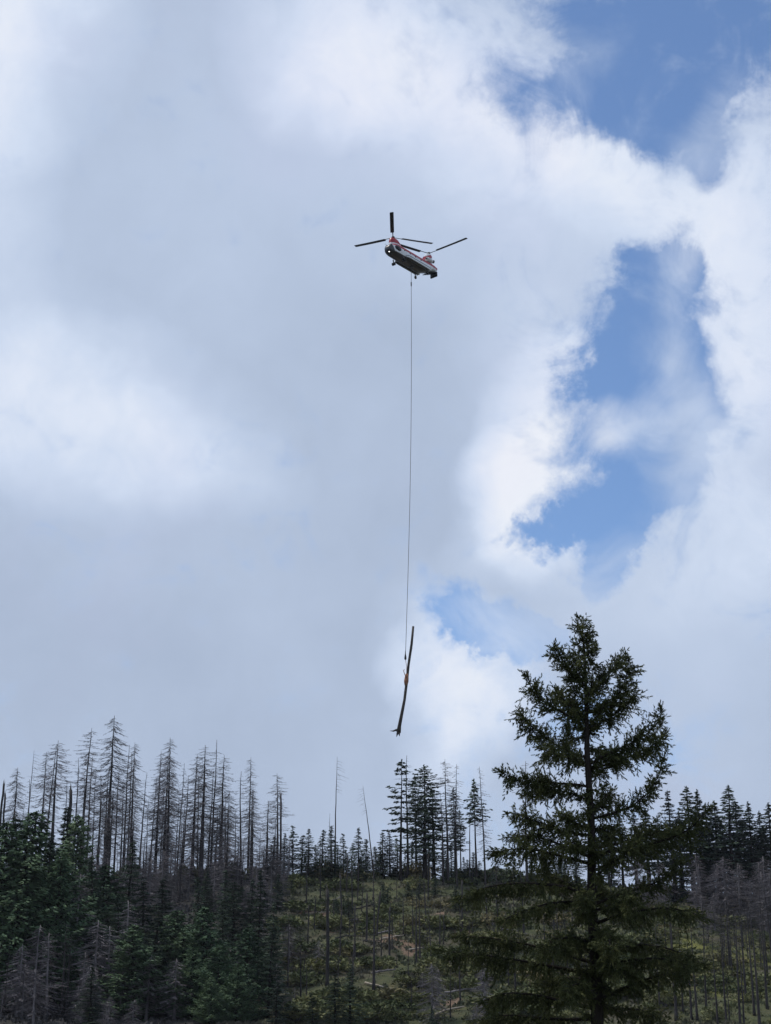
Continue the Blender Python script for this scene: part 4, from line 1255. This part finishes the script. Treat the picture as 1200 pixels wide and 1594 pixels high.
def helicopter():
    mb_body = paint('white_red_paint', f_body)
    m_front = paint('red_pylon_paint', f_front)
    m_rear = paint('rear_pylon_paint', f_rear)
    m_pod = paint('pod_paint', f_pod)
    m_eng = mat('engine_paint', (0.55, 0.55, 0.56), (0.78, 0.79, 0.8), 1.5, rough=0.4)
    m_dark = mat('dark_rotor', (0.012, 0.013, 0.016), (0.025, 0.026, 0.03), 2, rough=0.55)
    m_glass = mat('cockpit_glass', (0.010, 0.011, 0.014), None, rough=0.18, spec=0.25)
    m_metal = mat('dark_metal', (0.05, 0.05, 0.05), (0.11, 0.105, 0.10), 3, rough=0.5, metal=0.4)
    m_tyre = mat('tyre_rubber', (0.014, 0.014, 0.014), (0.025, 0.025, 0.025), 4, rough=0.9)
    m_lamp = bpy.data.materials.new('landing_lamp')
    m_lamp.use_nodes = True
    e = m_lamp.node_tree.nodes['Principled BSDF']
    e.inputs['Emission Color'].default_value = (1, 0.98, 0.92, 1)
    e.inputs['Emission Strength'].default_value = 4.0

    YH = 311.0
    rz = math.radians(180 + 50)
    Rm = np.array(Matrix.Rotation(rz, 3, 'Z') @ Matrix.Rotation(math.radians(0.0), 3, 'Y'))
    mid = P(640, 384, YH)
    org = mid - Rm @ np.array([-0.85, 0, 4.75])
    root = thing('helicopter', 'white and red tandem rotor helicopter hovering with a long line below', 'helicopter', org)
    root.rotation_euler = (0, 0, rz)

    def loft(secs, n=20, pw=3.2):
        mb = MB()
        th = np.arange(n) * 2 * np.pi / n
        rings = []
        for x, hw, zb, zt in secs:
            c, s = np.cos(th), np.sin(th)
            yy = hw * np.sign(c) * np.abs(c) ** (2 / pw)
            zz = (zb + zt) / 2 + (zt - zb) / 2 * np.sign(s) * np.abs(s) ** (2 / pw)
            rings.append(np.stack([np.full(n, x), yy, zz], 1))
        V = np.concatenate(rings)
        k = len(secs)
        i = np.arange(k - 1)[:, None] * n
        j = np.arange(n)[None, :]
        j2 = (j + 1) % n
        F = np.stack([i + j, i + n + j, i + n + j2, i + j2], -1).reshape(-1, 4)
        mb.add(V, F)
        mb.f.append(np.arange(n)[None, :].astype(np.int32))
        mb.f.append((np.arange(n)[None, ::-1] + (k - 1) * n).astype(np.int32))
        mb.m += [np.zeros(1, np.int32)] * 2
        return mb

    body = loft([(7.15, 0.35, 0.75, 1.25), (7.0, 0.72, 0.5, 1.6), (6.6, 1.02, 0.25, 1.98), (6.0, 1.25, 0.1, 2.35), (5.4, 1.36, 0.02, 2.62), (4.4, 1.4, 0, 2.75), (2, 1.4, 0, 2.78), (-1, 1.4, 0, 2.78), (-3.8, 1.4, 0.0, 2.78),
                 (-4.8, 1.4, 0.22, 2.78), (-6.0, 1.38, 0.72, 2.75), (-7.2, 1.3, 1.2, 2.7), (-8.3, 1.1, 1.65, 2.5)])
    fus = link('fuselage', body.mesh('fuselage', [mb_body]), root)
    # cockpit glass
    def dome(cx, cy, cz, ax, ay, az_):
        mb = MB()
        u = np.linspace(0, np.pi, 9)
        v = np.arange(14) * 2 * np.pi / 14
        U_, V_ = np.meshgrid(u, v, indexing='ij')
        pts = np.stack([cx + ax * np.sin(U_) * np.cos(V_), cy + ay * np.cos(U_), cz + az_ * np.sin(U_) * np.sin(V_)], -1).reshape(-1, 3)
        i = np.arange(8)[:, None] * 14
        j = np.arange(14)[None, :]
        j2 = (j + 1) % 14
        F = np.stack([i + j, i + j2, i + 14 + j2, i + 14 + j], -1).reshape(-1, 4)
        mb.add(pts, F)
        return mb
    for sy in (1, -1):
        link('cockpit_window', dome(4.9, sy * 1.12, 1.42, 1.15, 0.42, 0.72).mesh('side_window', [m_glass]), fus)
        link('windscreen', dome(6.35, sy * 0.50, 1.78, 0.45, 0.45, 0.36).mesh('windscreen', [m_glass]), fus)
    for sy in (1, -1):
        for x in (3.0, 1.2, -0.6, -2.4):
            link('cabin_window', dome(x, sy * 1.33, 1.72, 0.2, 0.12, 0.2).mesh('cabin_window', [m_glass]), fus)
    link('landing_light', dome(6.62, 0.25, 0.40, 0.15, 0.15, 0.15).mesh('landing_light', [m_lamp]), fus)
    mb = MB()
    mb.tube([(7.3, 0.55, 1.2), (8.5, 0.55, 1.3)], [0.035, 0.02], 5)
    link('pitot_tube', mb.mesh('pitot_tube', [m_metal]), fus)
    mb = MB()
    mb.box((-0.8, 0, 0.0), (0.9, 0.9, 0.16))
    mb.tube([(-0.8, 0, 0.0), (-0.8, 0, -0.45)], 0.09, 8)
    link('cargo_hook', mb.mesh('cargo_hook', [m_metal]), fus)
    # belly keel strakes and ramp
    mb = MB()
    mb.box((-7.0, 0, 0.95), (2.6, 2.0, 0.12), R=np.array(Matrix.Rotation(math.radians(24), 3, 'Y')))
    mb.box((-8.45, 0, 1.1), (0.3, 1.7, 1.0))
    link('ramp', mb.mesh('rear_ramp', [m_dark]), root)
    # pylons
    fp = MB()
    n = 16
    def pylon(levels, material, name):
        mb = MB()
        th = np.arange(n) * 2 * np.pi / n
        V = []
        for z, x0, x1, hw in levels:
            V.append(np.stack([(x0 + x1) / 2 + (x1 - x0) / 2 * np.cos(th), hw * np.sin(th), np.full(n, z)], 1))
        V = np.concatenate(V)
        k = len(levels)
        i = np.arange(k - 1)[:, None] * n
        j = np.arange(n)[None, :]
        j2 = (j + 1) % n
        F = np.stack([i + j, i + j2, i + n + j2, i + n + j], -1).reshape(-1, 4)
        mb.add(V, F)
        mb.f.append((np.arange(n)[None, :] + (k - 1) * n).astype(np.int32))
        mb.m += [np.zeros(1, np.int32)]
        return link(name, mb.mesh(name, [material]), root)
    pylon([(2.3, 2.2, 6.3, 1.0), (2.75, 2.6, 6.2, 0.95), (3.3, 3.1, 6.15, 0.9), (3.75, 3.7, 6.05, 0.78), (4.0, 4.2, 5.85, 0.5)], m_front, 'front_pylon')
    rp = pylon([(2.3, -7.5, -3.2, 0.95), (2.9, -7.65, -4.0, 0.80), (3.6, -7.75, -4.6, 0.66), (4.4, -7.8, -5.2, 0.58), (5.0, -7.7, -5.7, 0.52), (5.3, -7.45, -6.1, 0.4)], m_rear, 'rear_pylon')
    sp = loft([(3.6, 0.3, 2.6, 2.9), (2.4, 0.5, 2.6, 3.08), (-3.5, 0.5, 2.6, 3.08), (-4.6, 0.4, 2.6, 3.0)])
    link('roof_tunnel', sp.mesh('roof_tunnel', [m_pod]), root)
    # side pods
    for sy in (1, -1):
        pd = loft([(2.6, 0.10, 0.35, 0.75), (2.2, 0.30, 0.16, 1.0), (1.6, 0.36, 0.10, 1.12), (-4.2, 0.36, 0.10, 1.12), (-5.0, 0.28, 0.3, 1.0), (-5.5, 0.1, 0.5, 0.8)])
        me = pd.mesh('fuel_pod', [m_pod])
        o = link('fuel_pod', me, root, loc=(0, sy * 1.55, 0.0))
        # engines
        en = MB()
        en.tube([(-4.55, 0, 0), (-4.8, 0, 0), (-5.2, 0, 0), (-5.9, 0, 0), (-6.4, 0, 0.02), (-6.6, 0, 0.05)], [0.30, 0.40, 0.42, 0.40, 0.33, 0.30], 14)
        eo = link('engine', en.mesh('engine', [m_eng]), root, loc=(0, sy * 1.12, 3.15))
        dk = MB()
        dk.tube([(-4.50, 0, 0), (-4.545, 0, 0)], [0.25, 0.27], 12)
        link('intake', dk.mesh('engine_intake', [m_dark]), eo)
        ex = MB()
        ex.tube([(-6.55, 0, 0.05), (-6.9, sy * 0.08, 0.1)], [0.31, 0.36], 12)
        link('exhaust', ex.mesh('engine_exhaust', [m_dark]), eo)

    # landing gear
    def wheel(loc, parent, twin):
        for dyw in ((-0.22, 0.22) if twin else (0,)):
            w = MB()
            w.tube([(0, -0.13, 0), (0, -0.09, 0), (0, 0.09, 0), (0, 0.13, 0)], [0.20, 0.33, 0.33, 0.20], 14)
            link('wheel', w.mesh('wheel', [m_tyre]), parent, loc=(loc[0], loc[1] + dyw, loc[2]))
    for x, y, twin in ((3.3, 1.35, True), (3.3, -1.35, True), (-4.2, 1.6, False), (-4.2, -1.6, False)):
        mb = MB()
        mb.tube([(x + 0.25, y * 0.95, 0.25), (x, y, -0.55)], [0.13, 0.09], 8)
        mb.tube([(x - 0.6, y * 0.9, 0.2), (x, y, -0.45)], [0.06, 0.06], 6)
        go = link('landing_gear', mb.mesh('landing_gear', [m_metal]), root)
        wheel((x, y, -0.62), go, twin)

    # rotors
    def rotor(hx, hz, angs, tilt, name, pitch):
        hub = MB()
        hub.tube([(0, 0, -0.65), (0, 0, -0.1), (0, 0, 0.0), (0, 0, 0.16), (0, 0, 0.25)], [0.16, 0.2, 0.34, 0.34, 0.12], 12)
        R0 = Matrix.Rotation(tilt, 3, 'Y')
        ho = link('rotor_hub', hub.mesh('rotor_hub', [m_metal]), root, loc=(hx, 0, hz))
        ho.rotation_euler = (0, tilt, 0)
        for wa in angs:
            bl = MB()
            rs = np.array([0.3, 1.2, 1.9, 2.05, 4.0, 6.5, 9.25, 9.42])
            ch = np.array([0.20, 0.19, 0.22, 0.78, 0.80, 0.80, 0.80, 0.72])
            th = np.array([0.14, 0.12, 0.12, 0.09, 0.085, 0.08, 0.07, 0.04])
            cone = np.radians(3.6) * rs - 0.0 * rs + 0.0035 * rs ** 2 * 0.6
            tw = np.radians(pitch) * np.ones_like(rs) - np.radians(0.7) * rs * 0.5
            rings = []
            for r, c, h, z, p in zip(rs, ch, th, cone, tw):
                prof = np.array([(0.30, 0.0), (0.2, 0.5), (-0.1, 0.45), (-0.70, 0.05), (-0.1, -0.4), (0.2, -0.45)])
                y = prof[:, 0] * c
                zz = prof[:, 1] * h
                rings.append(np.stack([np.full(6, r), y * np.cos(p) - zz * np.sin(p), y * np.sin(p) + zz * np.cos(p) + z], 1))
            V = np.concatenate(rings)
            i = np.arange(len(rs) - 1)[:, None] * 6
            j = np.arange(6)[None, :]
            j2 = (j + 1) % 6
            F = np.stack([i + j, i + 6 + j, i + 6 + j2, i + j2], -1).reshape(-1, 4)
            bl.add(V, F)
            bl.f.append(np.arange(6)[None, :].astype(np.int32))
            bl.f.append((np.arange(6)[None, ::-1] + 6 * (len(rs) - 1)).astype(np.int32))
            bl.m += [np.zeros(1, np.int32)] * 2
            bo = link('rotor_blade', bl.mesh('rotor_blade', [m_dark], smooth=False), ho)
            bo.rotation_euler = (0, 0, math.radians(wa) - rz)
    rotor(5.1, 4.35, (-91, 29, 149), math.radians(2), 'front', 8)
    rotor(-6.8, 5.65, (-32, 88, 208), math.radians(2), 'rear', 8)
    return root, org, Rm


heli, h_org, h_R = helicopter()

# ------------------------------------------------------------------ long line and the log it carries
m_cable = mat('steel_cable', (0.10, 0.10, 0.105), (0.17, 0.17, 0.175), 2, rough=0.6, metal=0.2)
m_hook = mat('hook_steel', (0.02, 0.02, 0.022), (0.05, 0.05, 0.05), 3, rough=0.5)
m_log = mat('log_bark', (0.022, 0.019, 0.017), (0.055, 0.045, 0.038), 1.6, c3=(0.08, 0.068, 0.058), bump=0.5, stretch=(1, 1, 0.3))
m_raw = mat('raw_wood', (0.22, 0.085, 0.045), (0.42, 0.22, 0.13), 3)

A = h_org + h_R @ np.array([-0.8, 0, -0.42])
YL = 311.0
Bp = P(631, 1024, YL)
line = thing('long_line', 'thin steel long line hanging from the helicopter down to the log', 'cable', A)
k = 24
t = np.linspace(0, 1, k)
pts = A[None, :] * (1 - t[:, None]) + Bp[None, :] * t[:, None]
pts[:, 0] += 0.45 * np.sin(t * math.pi)
mb = MB()
mb.tube(pts - A, 0.055, 6)
link('cable', mb.mesh('cable', [m_cable]), line)
mb = MB()
q0 = pts[1] * 0.1 + pts[1] * 0.9 - A
mb.tube([q0 + [0, 0, 0.6], q0 + [0, 0, 0.35], q0 + [0, 0, -0.35], q0 + [0, 0, -0.6]], [0.05, 0.13, 0.13, 0.05], 8)
link('swivel', mb.mesh('swivel', [m_cable]), line)
mb = MB()
b0 = Bp - A
mb.tube([b0 + [0, 0, 1.4], b0 + [0, 0, 0.7], b0 + [0, 0, 0.2], b0 + [0, 0, -0.25], b0 + [0, 0, -0.4]], [0.06, 0.11, 0.2, 0.22, 0.08], 8)
link('hook', mb.mesh('remote_hook', [m_hook]), line)
ck = P(632.5, 1056, YL - 0.15)
mb = MB()
mb.tube([b0 + [0, 0, -0.3], P(633, 1038, YL - 0.2) - A, ck - A], 0.05, 6)
mb.tube([ck - A, P(630, 1050, YL - 0.3) - A, P(628, 1044, YL - 0.3) - A, P(629.5, 1042, YL - 0.3) - A], 0.07, 6)
link('choker_sling', mb.mesh('choker_sling', [m_raw]), line)

L0 = P(643, 975, YL)
path = np.array([P(x, y, YL + 0.35) for x, y in [(643.2, 975), (640, 1003), (636.3, 1035), (632.8, 1060), (628.5, 1090), (625, 1115), (622.5, 1130), (620.5, 1139)]])
c0 = path[4]
log = thing('log', 'whole dead trunk hanging from the long line, roots at its lower end', 'log', c0)
mb = MB()
path = path + np.array([[0, 0, 0], [0.07, 0, 0], [-0.06, 0, 0], [0.05, 0, 0], [0.12, 0, 0], [-0.05, 0, 0], [-0.10, 0, 0], [0, 0, 0]])
mb.tube(path - c0, [0.22, 0.255, 0.25, 0.28, 0.27, 0.32, 0.35, 0.46], 10)
rng = np.random.default_rng(4)
st = np.interp(rng.uniform(0, 7, 12), np.arange(8), np.arange(8))
for s in st:
    i = int(s)
    f = s - i
    p = path[i] * (1 - f) + path[min(i + 1, 7)] * f - c0
    dv = rng.normal(0, 1, 3)
    dv[2] = abs(dv[2]) * 0.4
    dv /= np.linalg.norm(dv)
    mb.spikes([p], [p + dv * rng.uniform(0.35, 0.6)], 0.07)
link('trunk', mb.mesh('log_trunk', [m_log]), log)
e = path[-1]
for pth, rr in (([(620.5, 1137), (616, 1136.5), (612, 1138), (606.5, 1137.5)], [0.32, 0.22, 0.14, 0.02]), ([(620, 1138), (618.5, 1142), (617.2, 1147)], [0.3, 0.2, 0.03]), ([(621, 1138), (621.3, 1142), (622, 1146)], [0.26, 0.18, 0.04]), ([(620.5, 1138), (623, 1140), (624, 1141)], [0.2, 0.1, 0.03])):
    mb = MB()
    mb.tube(np.array([P(x, y, YL + 0.3) for x, y in pth]) - c0, rr, 7)
    link('root', mb.mesh('log_root', [m_log]), log)
mb = MB()
a, b = path[3] - c0, path[3] - c0
mb.tube(np.array([P(633.3, 1049, YL + 0.3), P(632.9, 1055, YL + 0.25), P(632.3, 1061, YL + 0.25), P(631.8, 1067, YL + 0.3)]) - c0, [0.26, 0.40, 0.45, 0.27], 9)
link('split_wood', mb.mesh('split_wood', [m_raw]), log)

# ------------------------------------------------------------------ thin air haze over the valley
HAZE = 0.00005
if HAZE > 0:
    mb = MB()
    mb.box((0, 1250, 95), (5200, 5700, 240))
    m = bpy.data.materials.new('haze_air')
    m.use_nodes = True
    nt = m.node_tree
    nt.nodes.clear()
    out = nt.nodes.new('ShaderNodeOutputMaterial')
    pv = nt.nodes.new('ShaderNodeVolumePrincipled')
    pv.inputs['Color'].default_value = (0.82, 0.88, 1.0, 1)
    pv.inputs['Density'].default_value = HAZE
    nt.links.new(pv.outputs[0], out.inputs['Volume'])
    hz = link('haze', mb.mesh('haze', [m], smooth=False))
    tag(hz, 'thin pale air between the camera and the ridge', None, None, 'stuff')
